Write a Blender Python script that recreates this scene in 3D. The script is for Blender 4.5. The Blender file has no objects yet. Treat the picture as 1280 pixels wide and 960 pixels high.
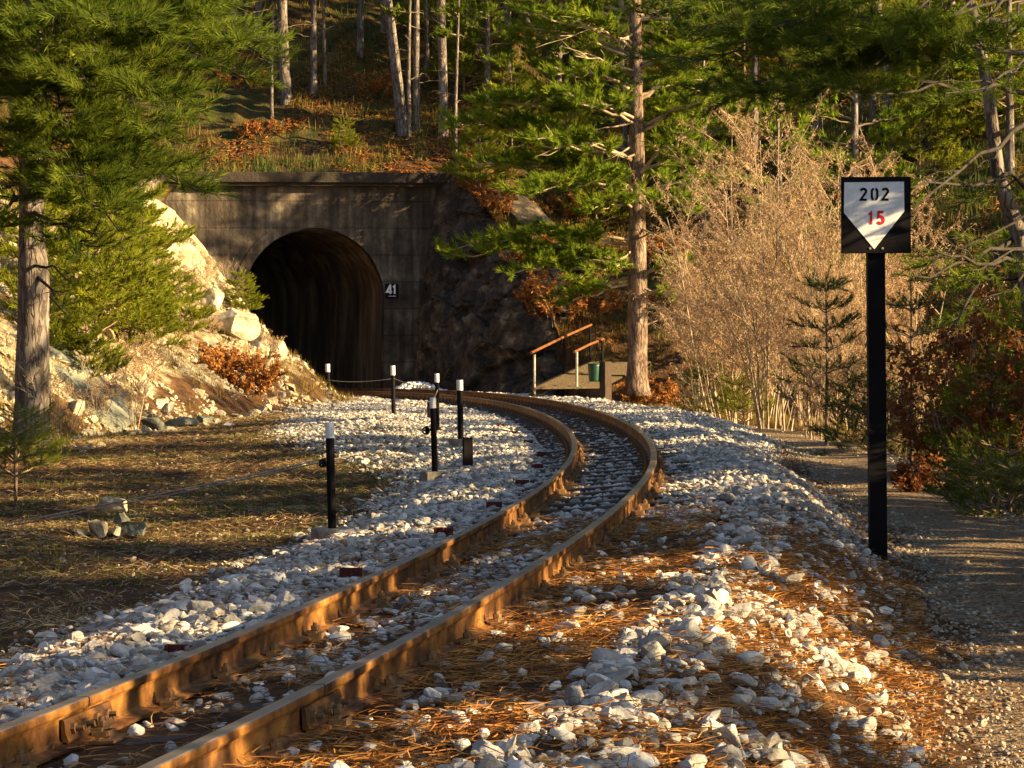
import bpy, math
import numpy as np
from mathutils import Vector, Matrix
R = math.radians
rng = np.random.default_rng(7)
sc = bpy.context.scene

# ------------------------------------------------------------------ camera, world, sun
F, HC, YH, ROLL = 3200.0, 1.14, 413.6, -0.0053        # focal length in photo pixels, eye height over the rail head
TH = math.atan((480 - YH) / F)
cd = bpy.data.cameras.new('camera'); cam = bpy.data.objects.new('camera', cd)
sc.collection.objects.link(cam)
_f = Vector((0, math.cos(TH), -math.sin(TH))); _u0 = Vector((0, math.sin(TH), math.cos(TH))); _r0 = Vector((1, 0, 0))
_r = (_r0 + ROLL * _u0).normalized(); _u = (_u0 - ROLL * _r0).normalized()
m3 = Matrix((_r, _u, -_f)).transposed()
cam.matrix_world = Matrix.Translation((0, 0, HC)) @ m3.to_4x4()
cd.sensor_width = 36; cd.lens = 36 * F / 1280; cd.clip_start = .1; cd.clip_end = 900
sc.camera = cam
SUN_EL, SUN_BACK = 19.0, 17.0                          # sun stands to the right, a little behind the camera
sdir = Vector((math.cos(R(SUN_BACK)) * math.cos(R(SUN_EL)), -math.sin(R(SUN_BACK)) * math.cos(R(SUN_EL)), math.sin(R(SUN_EL))))
w = bpy.data.worlds.new('World'); sc.world = w; w.use_nodes = True
nt = w.node_tree; sky = nt.nodes.new('ShaderNodeTexSky'); sky.sky_type = 'NISHITA'; sky.sun_disc = False
sky.sun_elevation = R(SUN_EL); sky.sun_rotation = R(90 + SUN_BACK)
nt.links.new(sky.outputs[0], nt.nodes['Background'].inputs[0]); nt.nodes['Background'].inputs[1].default_value = .056
sd = bpy.data.lights.new('sun', 'SUN'); sd.energy = 5.0; sd.angle = R(.5); sd.color = (1, .73, .36)
so = bpy.data.objects.new('sun', sd); sc.collection.objects.link(so)
so.rotation_euler = sdir.to_track_quat('Z', 'Y').to_euler(); so.location = (30, -10, 20)
sc.view_settings.view_transform = 'Standard'; sc.view_settings.look = 'None'
sc.view_settings.exposure = 2.0; sc.view_settings.gamma = 1; sc.view_settings.use_curve_mapping = False
sc.render.engine = 'CYCLES'
sc.cycles.max_bounces = 5; sc.cycles.diffuse_bounces = 3; sc.cycles.transmission_bounces = 3; sc.cycles.transparent_max_bounces = 4
sc.cycles.use_denoising = True; sc.cycles.use_adaptive_sampling = True; sc.cycles.adaptive_threshold = .01

# ------------------------------------------------------------------ helpers
def P(px, py, Y):
    """photo pixel + distance -> world point"""
    a = (px - 640) / F; b = (py - 480) / F
    a, b = a + ROLL * b, b - ROLL * a
    fw = Y / (math.cos(TH) - b * math.sin(TH))     # Y = fw*cos - (b*fw)*sin... (up = -b*fw)
    up = -b * fw
    return np.array([a * fw, Y, HC + up * math.cos(TH) - fw * math.sin(TH)])

def obj(name, mesh, parent=None, loc=None):
    o = bpy.data.objects.new(name, mesh); sc.collection.objects.link(o)
    if parent is not None: o.parent = parent
    if loc is not None: o.location = loc
    return o
def tag(o, label=None, cat=None, group=None, kind=None):
    for k, v in (('label', label), ('category', cat), ('group', group), ('kind', kind)):
        if v: o[k] = v
    return o
def thing(name, label, cat, loc=(0, 0, 0), group=None, rz=0):
    o = bpy.data.objects.new(name, None); sc.collection.objects.link(o); o.location = loc; o.rotation_euler = (0, 0, rz)
    o.empty_display_size = .2
    return tag(o, label, cat, group)
def mk(name, V, Fc, mat, smooth=False, cols=None):
    """numpy mesh; Fc is an array (n,3)/(n,4) or a list of such arrays"""
    if not isinstance(Fc, (list, tuple)): Fc = [Fc]
    Fc = [np.asarray(f) for f in Fc if len(f)]
    V = np.asarray(V, dtype=np.float32)
    me = bpy.data.meshes.new(name)
    me.vertices.add(len(V)); me.vertices.foreach_set('co', V.ravel())
    idx = np.concatenate([f.ravel() for f in Fc]).astype(np.int32)
    tot = np.concatenate([np.full(len(f), f.shape[1]) for f in Fc]).astype(np.int32)
    st = np.concatenate([[0], np.cumsum(tot)[:-1]]).astype(np.int32)
    me.loops.add(len(idx)); me.loops.foreach_set('vertex_index', idx)
    me.polygons.add(len(tot)); me.polygons.foreach_set('loop_start', st); me.polygons.foreach_set('loop_total', tot)
    me.polygons.foreach_set('use_smooth', np.full(len(tot), bool(smooth)))
    if cols is not None:
        at = me.color_attributes.new('mask', 'FLOAT_COLOR', 'POINT')
        c = np.ones((len(V), 4), np.float32); c[:, :cols.shape[1]] = cols; at.data.foreach_set('color', c.ravel())
    me.update(calc_edges=True); me.validate()
    for m_ in (mat if isinstance(mat, (list, tuple)) else [mat]): me.materials.append(m_)
    return me
class MB:
    """collects boxes, tubes, prisms into one mesh"""
    def __init__(s): s.V = []; s.F3 = []; s.F4 = []; s.n = 0
    def add(s, V, F4=None, F3=None):
        V = np.asarray(V, float).reshape(-1, 3); s.V.append(V)
        if F4 is not None and len(F4): s.F4.append(np.asarray(F4) + s.n)
        if F3 is not None and len(F3): s.F3.append(np.asarray(F3) + s.n)
        s.n += len(V)
    def box(s, c, d, rz=0, ch=.12):
        """chamfered box centred at c with size d"""
        h = np.array(d) / 2; b = min(h) * ch
        pts = []; sg = [(-1, -1), (1, -1), (1, 1), (-1, 1)]
        rings = [(-h[2], b), (-h[2] + b, 0), (h[2] - b, 0), (h[2], b)]
        for z, i in rings:
            for sx, sy in sg:
                if sx * sy > 0:
                    pts += [(sx * (h[0] - i - b), sy * (h[1] - i), z), (sx * (h[0] - i), sy * (h[1] - i - b), z)] if False else []
            ring = []
            x, y = h[0] - i, h[1] - i
            ring = [(-x + b, -y), (x - b, -y), (x, -y + b), (x, y - b), (x - b, y), (-x + b, y), (-x, y - b), (-x, -y + b)]
            pts += [(q[0], q[1], z) for q in ring]
        V = np.array(pts); F4 = []
        for k in range(3):
            for j in range(8):
                F4.append((k * 8 + j, k * 8 + (j + 1) % 8, k * 8 + 8 + (j + 1) % 8, k * 8 + 8 + j))
        for o_, fl in ((0, True), (24, False)):
            q = [(0, 1, 2, 3), (0, 3, 4, 7), (4, 5, 6, 7)]
            for t in q: F4.append(tuple(o_ + i for i in (t[::-1] if fl else t)))
        ca, sa = math.cos(rz), math.sin(rz)
        V = np.c_[V[:, 0] * ca - V[:, 1] * sa, V[:, 0] * sa + V[:, 1] * ca, V[:, 2]] + np.array(c)
        s.add(V, F4)
    def tube(s, pts, rad, n=8, cap=True):
        pts = np.asarray(pts, float); m = len(pts); rad = np.broadcast_to(np.asarray(rad, float), (m,))
        T = np.gradient(pts, axis=0); T /= np.linalg.norm(T, axis=1)[:, None] + 1e-12
        ref = np.array([0, 0, 1.]) if abs(T[:, 2]).mean() < .8 else np.array([0, 1., 0])
        A = np.cross(T, ref); A /= np.linalg.norm(A, axis=1)[:, None] + 1e-12; B = np.cross(T, A)
        an = np.arange(n) * 2 * math.pi / n
        V = pts[:, None] + rad[:, None, None] * (np.cos(an)[None, :, None] * A[:, None] + np.sin(an)[None, :, None] * B[:, None])
        i = np.arange(m - 1)[:, None] * n; j = np.arange(n)[None]; j2 = (j + 1) % n
        F4 = np.stack([i + j, i + n + j, i + n + j2, i + j2], -1).reshape(-1, 4)
        V = V.reshape(-1, 3); F3 = []
        if cap:
            V = np.vstack([V, pts[0], pts[-1]]); k = m * n
            F3 = [(k, q, (q + 1) % n) for q in range(n)] + [(k + 1, (m - 1) * n + (q + 1) % n, (m - 1) * n + q) for q in range(n)]
        s.add(V, F4, F3)
    def prism(s, poly, y0, y1, M=None):
        """polygon in xz (convex or fan-safe), extruded y0..y1"""
        n = len(poly); V = [(p[0], y0, p[1]) for p in poly] + [(p[0], y1, p[1]) for p in poly]
        F4 = [(i, (i + 1) % n, n + (i + 1) % n, n + i) for i in range(n)]
        F3 = [(0, i + 1, i) for i in range(1, n - 1)] + [(n, n + i, n + i + 1) for i in range(1, n - 1)]
        s.add(V, F4, F3)
    def build(s, name, mat, parent=None, smooth=False, loc=None, cols=None):
        return obj(name, s.mesh(name, mat, smooth), parent, loc)
    def mesh(s, name, mat, smooth=False):
        fs = []
        if s.F4: fs.append(np.concatenate(s.F4))
        if s.F3: fs.append(np.concatenate(s.F3))
        return mk(name, np.concatenate(s.V), fs, mat, smooth)

def vnoise(p, seed=0):
    """value noise, p (n,3) or (n,2)"""
    p = np.asarray(p, float)
    if p.shape[1] == 2: p = np.c_[p, np.zeros(len(p))]
    i = np.floor(p).astype(np.int64); f = p - i; f = f * f * (3 - 2 * f)
    def h(x, y, z):
        n = (x * 73856093) ^ (y * 19349663) ^ (z * 83492791) ^ (seed * 2654435 + 97)
        n = (n ^ (n >> 13)) * 1274126177 & 0x7fffffff
        n = (n ^ (n >> 15)) * 668265263 & 0x7fffffff
        return (n & 0xffff) / 65535.0
    r = 0
    for dx in (0, 1):
        for dy in (0, 1):
            for dz in (0, 1):
                r = r + h(i[:, 0] + dx, i[:, 1] + dy, i[:, 2] + dz) * (f[:, 0] if dx else 1 - f[:, 0]) * (f[:, 1] if dy else 1 - f[:, 1]) * (f[:, 2] if dz else 1 - f[:, 2])
    return r * 2 - 1
def fbm(p, o=4, seed=0, ridged=False):
    r = 0; a = 1; t = 0; p = np.asarray(p, float)
    for k in range(o):
        n = vnoise(p, seed + k * 11)
        if ridged: n = 1 - 2 * np.abs(n)
        r = r + a * n; t += a; a *= .5; p = p * 2.03 + 5.3
    return r / t
def sm(a, b, x): t = np.clip((x - a) / (b - a), 0, 1); return t * t * (3 - 2 * t)

# ------------------------------------------------------------------ materials
def mat(name, stops, scale=4, detail=6, rough=.85, bump=.3, bscale=30, bdist=.02, coords='Object', stretch=None, extra=None, spec=.3, metal=0, rand=0, transl=0):
    m = bpy.data.materials.new(name); m.use_nodes = True; n = m.node_tree; N = n.nodes; Lk = n.links
    b = N['Principled BSDF']; b.inputs['Roughness'].default_value = rough; b.inputs['Metallic'].default_value = metal
    b.inputs['Specular IOR Level'].default_value = spec
    tc = N.new('ShaderNodeTexCoord'); mp = N.new('ShaderNodeMapping'); Lk.new(tc.outputs[coords], mp.inputs[0])
    if stretch: mp.inputs['Scale'].default_value = stretch
    no = N.new('ShaderNodeTexNoise'); no.inputs['Scale'].default_value = scale; no.inputs['Detail'].default_value = detail; no.inputs['Roughness'].default_value = .65
    Lk.new(mp.outputs[0], no.inputs['Vector'])
    cr = N.new('ShaderNodeValToRGB'); e = cr.color_ramp.elements
    for k, (ps, c) in enumerate(stops):
        if k > 1: e.new(ps)
        e[k].position = ps; e[k].color = (*c, 1)
    Lk.new(no.outputs[0], cr.inputs[0]); col = cr.outputs[0]
    if rand:
        g = N.new('ShaderNodeNewGeometry'); hs = N.new('ShaderNodeHueSaturation'); mr = N.new('ShaderNodeMapRange')
        mr.inputs['To Min'].default_value = 1 - rand; mr.inputs['To Max'].default_value = 1 + rand
        Lk.new(g.outputs['Random Per Island'], mr.inputs['Value']); Lk.new(mr.outputs[0], hs.inputs['Value']); Lk.new(col, hs.inputs['Color']); col = hs.outputs[0]
    if extra: col = extra(n, mp, col)
    Lk.new(col, b.inputs['Base Color'])
    if bump:
        n2 = N.new('ShaderNodeTexNoise'); n2.inputs['Scale'].default_value = bscale; n2.inputs['Detail'].default_value = 8; Lk.new(mp.outputs[0], n2.inputs['Vector'])
        bp = N.new('ShaderNodeBump'); bp.inputs['Strength'].default_value = bump; bp.inputs['Distance'].default_value = bdist
        Lk.new(n2.outputs[0], bp.inputs['Height']); Lk.new(bp.outputs[0], b.inputs['Normal'])
    if transl:
        tr = N.new('ShaderNodeBsdfTranslucent'); mx = N.new('ShaderNodeMixShader'); mx.inputs[0].default_value = transl
        Lk.new(col, tr.inputs[0]); Lk.new(b.outputs[0], mx.inputs[1]); Lk.new(tr.outputs[0], mx.inputs[2]); Lk.new(mx.outputs[0], N['Material Output'].inputs[0])
    return m
def leafmat(name, a, b, c, tr=.35, rand=.35, scale=1.5): return mat(name, [(.3, a), (.52, b), (.72, c)], scale=scale, detail=3, rough=.7, bump=0, rand=rand, transl=tr, spec=.08)
M = {}
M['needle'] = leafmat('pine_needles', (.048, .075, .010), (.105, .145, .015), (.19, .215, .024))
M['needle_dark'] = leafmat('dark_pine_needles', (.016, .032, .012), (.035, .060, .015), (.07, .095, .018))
M['needle_lit'] = leafmat('sunlit_needles', (.12, .14, .012), (.21, .235, .02), (.32, .31, .03), tr=.45)  # sunlit copy: the sun's yellow is put into the needle colour
M['needle_mid'] = leafmat('sunny_pine_needles', (.085, .13, .012), (.17, .235, .02), (.29, .33, .035), tr=.5)  # brighter copy, the sunlit glow of the boughs is put into its colour
M['dead'] = leafmat('rusty_leaves', (.18, .065, .016), (.32, .13, .035), (.45, .21, .06), tr=.3)
M['beech'] = leafmat('dark_beech_leaves', (.11, .03, .012), (.22, .075, .022), (.34, .15, .045), tr=.35)
M['catkin'] = leafmat('tan_dry_leaves', (.20, .11, .06), (.44, .29, .16), (.62, .45, .28), tr=.3, rand=.4)
M['grass'] = leafmat('dry_grass', (.10, .085, .02), (.17, .12, .03), (.28, .18, .05), tr=.3, scale=.7)
M['grass_green'] = leafmat('green_grass', (.05, .08, .018), (.09, .12, .025), (.19, .16, .04), tr=.3, scale=.9)
M['litter'] = leafmat('fallen_needles', (.14, .05, .016), (.31, .14, .038), (.52, .27, .085), tr=.1, rand=.5, scale=3)
M['straw'] = leafmat('dry_stalks', (.10, .06, .03), (.22, .145, .07), (.38, .27, .14), tr=.1, rand=.5, scale=1.2)
M['bark'] = mat('pine_bark', [(.35, (.05, .032, .022)), (.5, (.17, .10, .065)), (.68, (.30, .19, .12))], scale=7, stretch=(1, 1, .22), bump=1, bscale=12, bdist=.05, rough=.95)
M['bark_grey'] = mat('grey_bark', [(.35, (.06, .05, .042)), (.5, (.14, .115, .09)), (.68, (.25, .21, .17))], scale=6, stretch=(1, 1, .25), bump=1, bscale=12, bdist=.04, rough=.95)
def bark(name, dark, mid, light, sc_=11):
    def ex(n, mp, col):
        N = n.nodes; Lk = n.links; mp.inputs['Scale'].default_value = (1, 1, .28)
        nz = N.new('ShaderNodeTexNoise'); nz.inputs['Scale'].default_value = 6; nz.inputs['Detail'].default_value = 5; Lk.new(mp.outputs[0], nz.inputs['Vector'])
        mx = N.new('ShaderNodeMix'); mx.data_type = 'VECTOR'; mx.inputs['Factor'].default_value = .30; Lk.new(mp.outputs[0], mx.inputs[4]); Lk.new(nz.outputs['Color'], mx.inputs[5])
        vo = N.new('ShaderNodeTexVoronoi'); vo.feature = 'DISTANCE_TO_EDGE'; vo.inputs['Scale'].default_value = sc_; Lk.new(mx.outputs[1], vo.inputs['Vector'])
        cr = N.new('ShaderNodeValToRGB'); cr.color_ramp.elements[0].color = (.45, .42, .40, 1); cr.color_ramp.elements[1].position = .16; cr.color_ramp.elements[1].color = (1, 1, 1, 1); Lk.new(vo.outputs['Distance'], cr.inputs[0])
        m2 = N.new('ShaderNodeMix'); m2.data_type = 'RGBA'; m2.blend_type = 'MULTIPLY'; m2.inputs['Factor'].default_value = 1; Lk.new(col, m2.inputs[6]); Lk.new(cr.outputs[0], m2.inputs[7])
        bp = N.new('ShaderNodeBump'); bp.inputs['Strength'].default_value = 1; bp.inputs['Distance'].default_value = .03; Lk.new(cr.outputs[0], bp.inputs['Height']); Lk.new(bp.outputs[0], N['Principled BSDF'].inputs['Normal'])
        return m2.outputs[2]
    return mat(name, [(.35, dark), (.5, mid), (.66, light)], scale=5, rough=.95, bump=0, extra=ex, spec=.1)
M['bark'] = bark('pine_bark', (.12, .08, .06), (.20, .14, .105), (.32, .25, .20))
M['bark_grey'] = bark('grey_bark', (.10, .085, .075), (.19, .16, .14), (.30, .26, .23))
M['bark_dark'] = mat('shaded_limb_bark', [(.35, (.014, .011, .009)), (.6, (.05, .04, .032))], scale=9, bump=.4)  # bark colour darkened to carry the shade on the limbs
M['twig'] = mat('twig_bark', [(.35, (.12, .085, .05)), (.6, (.30, .22, .13))], scale=5, bump=0)
M['stem'] = mat('pale_stem_bark', [(.35, (.10, .07, .045)), (.6, (.46, .36, .24))], scale=2, bump=0)
M['rust'] = mat('rusty_steel', [(.36, (.03, .013, .007)), (.48, (.11, .044, .012)), (.59, (.23, .10, .02)), (.73, (.36, .18, .04))], scale=6, rough=.62, bump=.25, bscale=90, bdist=.004, stretch=(1, 1, 1), spec=.35)
M['rust_dark'] = mat('dark_rusty_steel', [(.35, (.07, .04, .02)), (.6, (.22, .12, .05))], scale=14, rough=.75, bump=.4, bscale=80, bdist=.004)
M['railtop'] = mat('worn_rail_top', [(.35, (.12, .095, .08)), (.6, (.25, .20, .165))], scale=5, rough=.3, bump=.1, bscale=120, bdist=.001, metal=.5)
M['red'] = mat('red_painted_steel', [(.4, (.07, .009, .006)), (.62, (.11, .016, .01)), (.75, (.05, .022, .015))], scale=12, rough=.6)
M['wood'] = mat('sleeper_wood', [(.3, (.018, .012, .009)), (.6, (.065, .042, .03))], scale=8, stretch=(1, 6, 1), bump=.8, bscale=20, bdist=.01)
M['black'] = mat('black_paint', [(.4, (.004, .003, .004)), (.7, (.009, .007, .009))], scale=6, spec=.12, rough=.7, bump=.1, bscale=40, bdist=.003)
M['white'] = mat('white_paint', [(.3, (.62, .62, .62)), (.6, (.78, .78, .78))], scale=14, rough=.55, bump=.08, bscale=40, bdist=.002)
M['redpaint'] = mat('red_lettering', [(.4, (.5, .01, .02)), (.6, (.55, .015, .03))], scale=6, rough=.5, bump=0)
M['conc'] = mat('old_concrete', [(.3, (.10, .09, .07)), (.65, (.28, .25, .2))], scale=7, bump=.6, bscale=30, bdist=.015)
M['stone'] = mat('limestone_ballast', [(.28, (.17, .14, .105)), (.46, (.34, .315, .28)), (.7, (.50, .48, .45))], scale=9, bump=.7, bscale=40, bdist=.012, rand=.5, rough=.9)
M['pebble'] = mat('tan_pebbles', [(.3, (.14, .105, .07)), (.5, (.28, .23, .17)), (.7, (.44, .39, .31))], scale=9, bump=.4, bscale=40, bdist=.01, rand=.4)
M['rock'] = mat('tan_rock', [(.3, (.16, .13, .08)), (.5, (.36, .30, .20)), (.7, (.52, .46, .34))], scale=2.2, bump=.9, bscale=9, bdist=.06)
M['rock_green'] = mat('grey_green_rock', [(.3, (.055, .06, .045)), (.5, (.14, .145, .115)), (.7, (.26, .26, .20))], scale=2, bump=.9, bscale=8, bdist=.06)
M['rock_pale'] = mat('pale_rock', [(.32, (.17, .14, .09)), (.46, (.34, .30, .21)), (.64, (.55, .50, .40))], scale=3.5, bump=.7, bscale=10, bdist=.04)
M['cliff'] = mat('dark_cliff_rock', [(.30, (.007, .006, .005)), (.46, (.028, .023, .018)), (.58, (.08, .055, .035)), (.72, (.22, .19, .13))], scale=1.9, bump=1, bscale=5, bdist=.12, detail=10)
M['green'] = mat('green_plastic', [(.4, (.006, .04, .024)), (.6, (.01, .06, .036))], scale=4, rough=.4, bump=0, spec=.5)
M['orange'] = mat('rusty_orange_tube', [(.4, (.12, .04, .014)), (.6, (.22, .085, .03))], scale=8, rough=.6)
M['plank'] = mat('weathered_plank', [(.35, (.04, .028, .016)), (.6, (.12, .085, .045))], scale=5, stretch=(6, 1, 1), bump=.5, bscale=20, bdist=.01)
M['steel'] = mat('grey_steel', [(.4, (.25, .23, .2)), (.6, (.42, .4, .36))], scale=9, rough=.5, metal=.4)
M['cone'] = mat('pine_cone', [(.4, (.05, .03, .018)), (.6, (.13, .075, .04))], scale=20)
M['snow'] = mat('white_rubble', [(.35, (.55, .56, .58)), (.6, (.8, .8, .82))], scale=7, bump=.5, bscale=25, bdist=.02)

def ground_extra(n, mp, col):
    N = n.nodes; Lk = n.links
    at = N.new('ShaderNodeAttribute'); at.attribute_name = 'mask'; sp = N.new('ShaderNodeSeparateColor'); Lk.new(at.outputs['Color'], sp.inputs[0])
    def layer(col, chan, stops, scale, edge=.5):
        no = N.new('ShaderNodeTexNoise'); no.inputs['Scale'].default_value = scale; no.inputs['Detail'].default_value = 9; no.inputs['Roughness'].default_value = .7; Lk.new(mp.outputs[0], no.inputs['Vector'])
        cr = N.new('ShaderNodeValToRGB'); e = cr.color_ramp.elements
        for k, (p_, c) in enumerate(stops):
            if k > 1: e.new(p_)
            e[k].position = p_; e[k].color = (*c, 1)
        Lk.new(no.outputs[0], cr.inputs[0])
        ad = N.new('ShaderNodeMath'); ad.operation = 'ADD'; Lk.new(sp.outputs[chan], ad.inputs[0])
        n2 = N.new('ShaderNodeTexNoise'); n2.inputs['Scale'].default_value = 3; n2.inputs['Detail'].default_value = 8; Lk.new(mp.outputs[0], n2.inputs['Vector'])
        Lk.new(n2.outputs[0], ad.inputs[1])
        mr = N.new('ShaderNodeMapRange'); mr.inputs['From Min'].default_value = .92; mr.inputs['From Max'].default_value = 1.12; Lk.new(ad.outputs[0], mr.inputs['Value'])
        mx = N.new('ShaderNodeMix'); mx.data_type = 'RGBA'; Lk.new(mr.outputs[0], mx.inputs['Factor']); Lk.new(col, mx.inputs[6]); Lk.new(cr.outputs[0], mx.inputs[7])
        return mx.outputs[2]
    col = layer(col, 0, [(.35, (.018, .026, .008)), (.5, (.05, .05, .014)), (.7, (.12, .075, .022))], 1.3)       # grass
    col = layer(col, 1, [(.35, (.05, .04, .032)), (.5, (.14, .12, .10)), (.7, (.30, .28, .25))], 22)             # gravel dust
    col = layer(col, 2, [(.32, (.07, .05, .028)), (.48, (.22, .17, .10)), (.66, (.46, .40, .28))], 2.6)            # bare rock
    return col
M['ground'] = mat('forest_floor', [(.3, (.016, .011, .008)), (.45, (.05, .028, .015)), (.6, (.11, .055, .025)), (.75, (.10, .075, .045))], scale=2.6, detail=12, extra=ground_extra, bump=1, bscale=14, bdist=.05, rough=1, spec=.1)
M['path'] = mat('trodden_gravel', [(.34, (.05, .032, .018)), (.47, (.15, .10, .06)), (.56, (.26, .19, .125)), (.70, (.48, .39, .28))], scale=34, detail=9, bump=1, bscale=38, bdist=.05, rough=1, spec=.1)
M['bed'] = mat('ballast_fines', [(.3, (.05, .035, .025)), (.5, (.16, .10, .06)), (.7, (.34, .27, .21))], scale=9, detail=10, bump=1, bscale=25, bdist=.03, rough=1, spec=.1)

# ------------------------------------------------------------------ the track's line (found from the photo)
KN = np.array([-1.8205, -0.7062, -0.9592, -0.6932, -0.418, -0.4596, -0.4271, -0.5598, -0.9507, -1.4036]) * .01
S = np.arange(-14, 100.01, .05)
k_ = np.interp(S, np.linspace(0, 70, 10), KN); k_[S > 70] = -.030; k_[S < 0] = 0
i0 = int(round(14 / .05))
h_ = np.cumsum(k_) * .05; h_ = h_ - h_[i0] + .2474
x_ = np.cumsum(np.sin(h_)) * .05; x_ = x_ - x_[i0] - 1.71
y_ = np.cumsum(np.cos(h_)) * .05; y_ = y_ - y_[i0] + 5
CANT = .059 / .79
def zr(s): return -1.14e-4 * np.clip(s, 0, 80) ** 2
def T(s, o=0, dz=0):
    """track coordinates -> world (o to the right, dz over the canted rail plane)"""
    s = np.asarray(s, float)
    x = np.interp(s, S, x_); y = np.interp(s, S, y_); h = np.interp(s, S, h_)
    return np.stack([x + o * np.cos(h), y - o * np.sin(h), zr(s) + np.clip(o, -.8, .8) * CANT + dz + 0 * x], -1)
def heading(s): return float(np.interp(s, S, h_))
def track_coords(X, Y):
    q = slice(None, None, 8); sx, sy, sh, ss = x_[q], y_[q], h_[q], S[q]
    out_s = np.empty(len(X)); out_o = np.empty(len(X))
    for a in range(0, len(X), 20000):
        xx = X[a:a + 20000, None]; yy = Y[a:a + 20000, None]
        i = ((xx - sx) ** 2 + (yy - sy) ** 2).argmin(1)
        dx = X[a:a + 20000] - sx[i]; dy = Y[a:a + 20000] - sy[i]
        out_o[a:a + 20000] = dx * np.cos(sh[i]) - dy * np.sin(sh[i])
        out_s[a:a + 20000] = ss[i] + dx * np.sin(sh[i]) + dy * np.cos(sh[i])
    return out_s, out_o

# ------------------------------------------------------------------ terrain
FOOT = np.array([(-8.5, -20), (-8, 20), (-7.3, 32), (-6.9, 38), (-6.1, 45), (-4.2, 56), (-3.8, 60), (-4.2, 63), (-6.2, 69), (-9.2, 76), (-10, 80), (-10.5, 82)], float)
def hz(x, y, fine=True):
    x = np.asarray(x, float); y = np.asarray(y, float)
    s, o = track_coords(x, y)
    n1 = fbm(np.c_[x, y] * .5, 4, 3); n2 = fbm(np.c_[x, y] * 2.2, 3, 9)
    base = zr(s)
    cant = np.clip(o, -.8, .8) * CANT
    rn = np.interp(o, [0, .9, 1.3, 1.6, 2.1, 2.4, 3.6, 4.2, 6, 9, 16, 60], [-.152, -.16, -.15, -.24, -.58, -.66, -.68, -.6, -.55, -.7, -1.6, -2.5])
    rf = np.interp(o, [0, .9, 2.2, 2.7, 3.2, 4.4, 5, 8, 16, 60], [-.165, -.19, -.18, -.32, -.55, -.6, -.55, -.8, -1.6, -1.5])
    ln = np.interp(-o, [0, .9, 1.2, 1.6, 2.1, 2.6, 4, 8, 60], [-.152, -.16, -.17, -.24, -.42, -.48, -.52, -.45, -.4])
    lf = np.interp(-o, [0, .9, 1.8, 2.8, 4, 8, 60], [-.17, -.19, -.17, -.1, -.12, -.3, -.3])
    fy = sm(30, 42, y); fl = sm(24, 40, y)
    rel = np.where(o > 0, rn * (1 - fy) + rf * fy, ln * (1 - fl) + lf * fl)
    rel = rel + .5 * sm(78, 84, y) * sm(3, 6, o) * 0
    z = base + cant + rel
    away = sm(.9, 2.2, abs(o)); onpath = np.exp(-((o - (3 + .8 * fy)) / .8) ** 2)
    z = z - .030 * sm(14, 20, y) * (1 - sm(.72, .95, np.abs(o))) * (y < 79) + n2 * .010 * (1 - away) + n1 * .06 * away * (1 - onpath * .7) + n2 * .03 * sm(.5, 1.2, abs(o)) * (1 - onpath * .7)
    # left hill
    fx = np.interp(y, FOOT[:, 1], FOOT[:, 0])
    d = (fx - x) * .9
    hill = np.where(d > 0, (.85 * d) * (1 + .12 * n1) + .28 * fbm(np.c_[x, y] * .9, 4, 21, True) * sm(0, 2, d) + .10 * n2 * sm(0, .5, d), 0)
    hill = np.minimum(hill, 6 + .45 * d)
    lowfoot = sm(0, 1.2, d)
    z = z + hill
    # hill behind, standing over the portal and the cutting
    yf = np.interp(x, [-60, -12, -1.8, -.2, .8, 2.2, 3.5, 8, 20, 50], [80.9, 80.9, 80.9, 77.5, 75.2, 73.2, 73, 73, 66, 50])
    hb = np.interp(x, [-60, -1.6, -.4, .6, 1.5, 3, 60], [6.05, 6.0, 4.4, 2.6, .7, -.3, -.5])
    dd = y - yf
    back = np.where(dd > 0, hb + .62 * dd + .3 * n1 * sm(0, 4, dd) + .5 * fbm(np.c_[x, y] * .13, 2, 61) * sm(0, 8, dd) + .12 * n2, -99)
    back = np.minimum(back, 34 + .3 * (dd - 50))
    z = np.maximum(z, back)
    return z
xs = np.concatenate([np.arange(-70, -14, 2.), np.arange(-14, 8, .12), np.arange(8, 90, 1.6)])
ys = np.concatenate([np.arange(-12, 7, .8), np.arange(7, 35, .15), np.arange(35, 82.5, .2), np.arange(82.5, 95, .5), np.arange(95, 240, 3.)])
GX, GY = np.meshgrid(xs, ys); gx = GX.ravel(); gy = GY.ravel()
gz = hz(gx, gy); gs, go = track_coords(gx, gy)
fyg = sm(30, 42, gy)
fxg = np.interp(gy, FOOT[:, 1], FOOT[:, 0]); dl = fxg - gx
slope_n = fbm(np.c_[gx, gy] * .35, 3, 51)
yfg = np.interp(gx, [-60, -12, -1.8, -.2, .8, 2.2, 3.5, 8, 20, 50], [80.9, 80.9, 80.9, 77.5, 75.2, 73.2, 73, 73, 66, 50])
grassm = np.clip(.60 * sm(0, 3, gy - yfg) + .30 * slope_n + .35 * np.exp(-((go + 2.9) / .7) ** 2) * sm(22, 26, gy) * (1 - sm(33, 38, gy)) + .15 * sm(-2.4, -4, go), 0, 1)
gravm = np.clip(sm(.4, 1.2, 0 * go + 1) * np.where(go > 0, 1 - sm(2.2 + .6 * fyg, 2.6 + .8 * fyg, go), 1 - sm(2.0 + 1.9 * sm(27, 38, gy), 2.7 + 2.4 * sm(27, 38, gy), -go)) * (.38 + .35 * sm(22, 32, gy)), 0, 1) * (1 - sm(0, .5, dl)) * (gy < 80.5)
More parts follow.
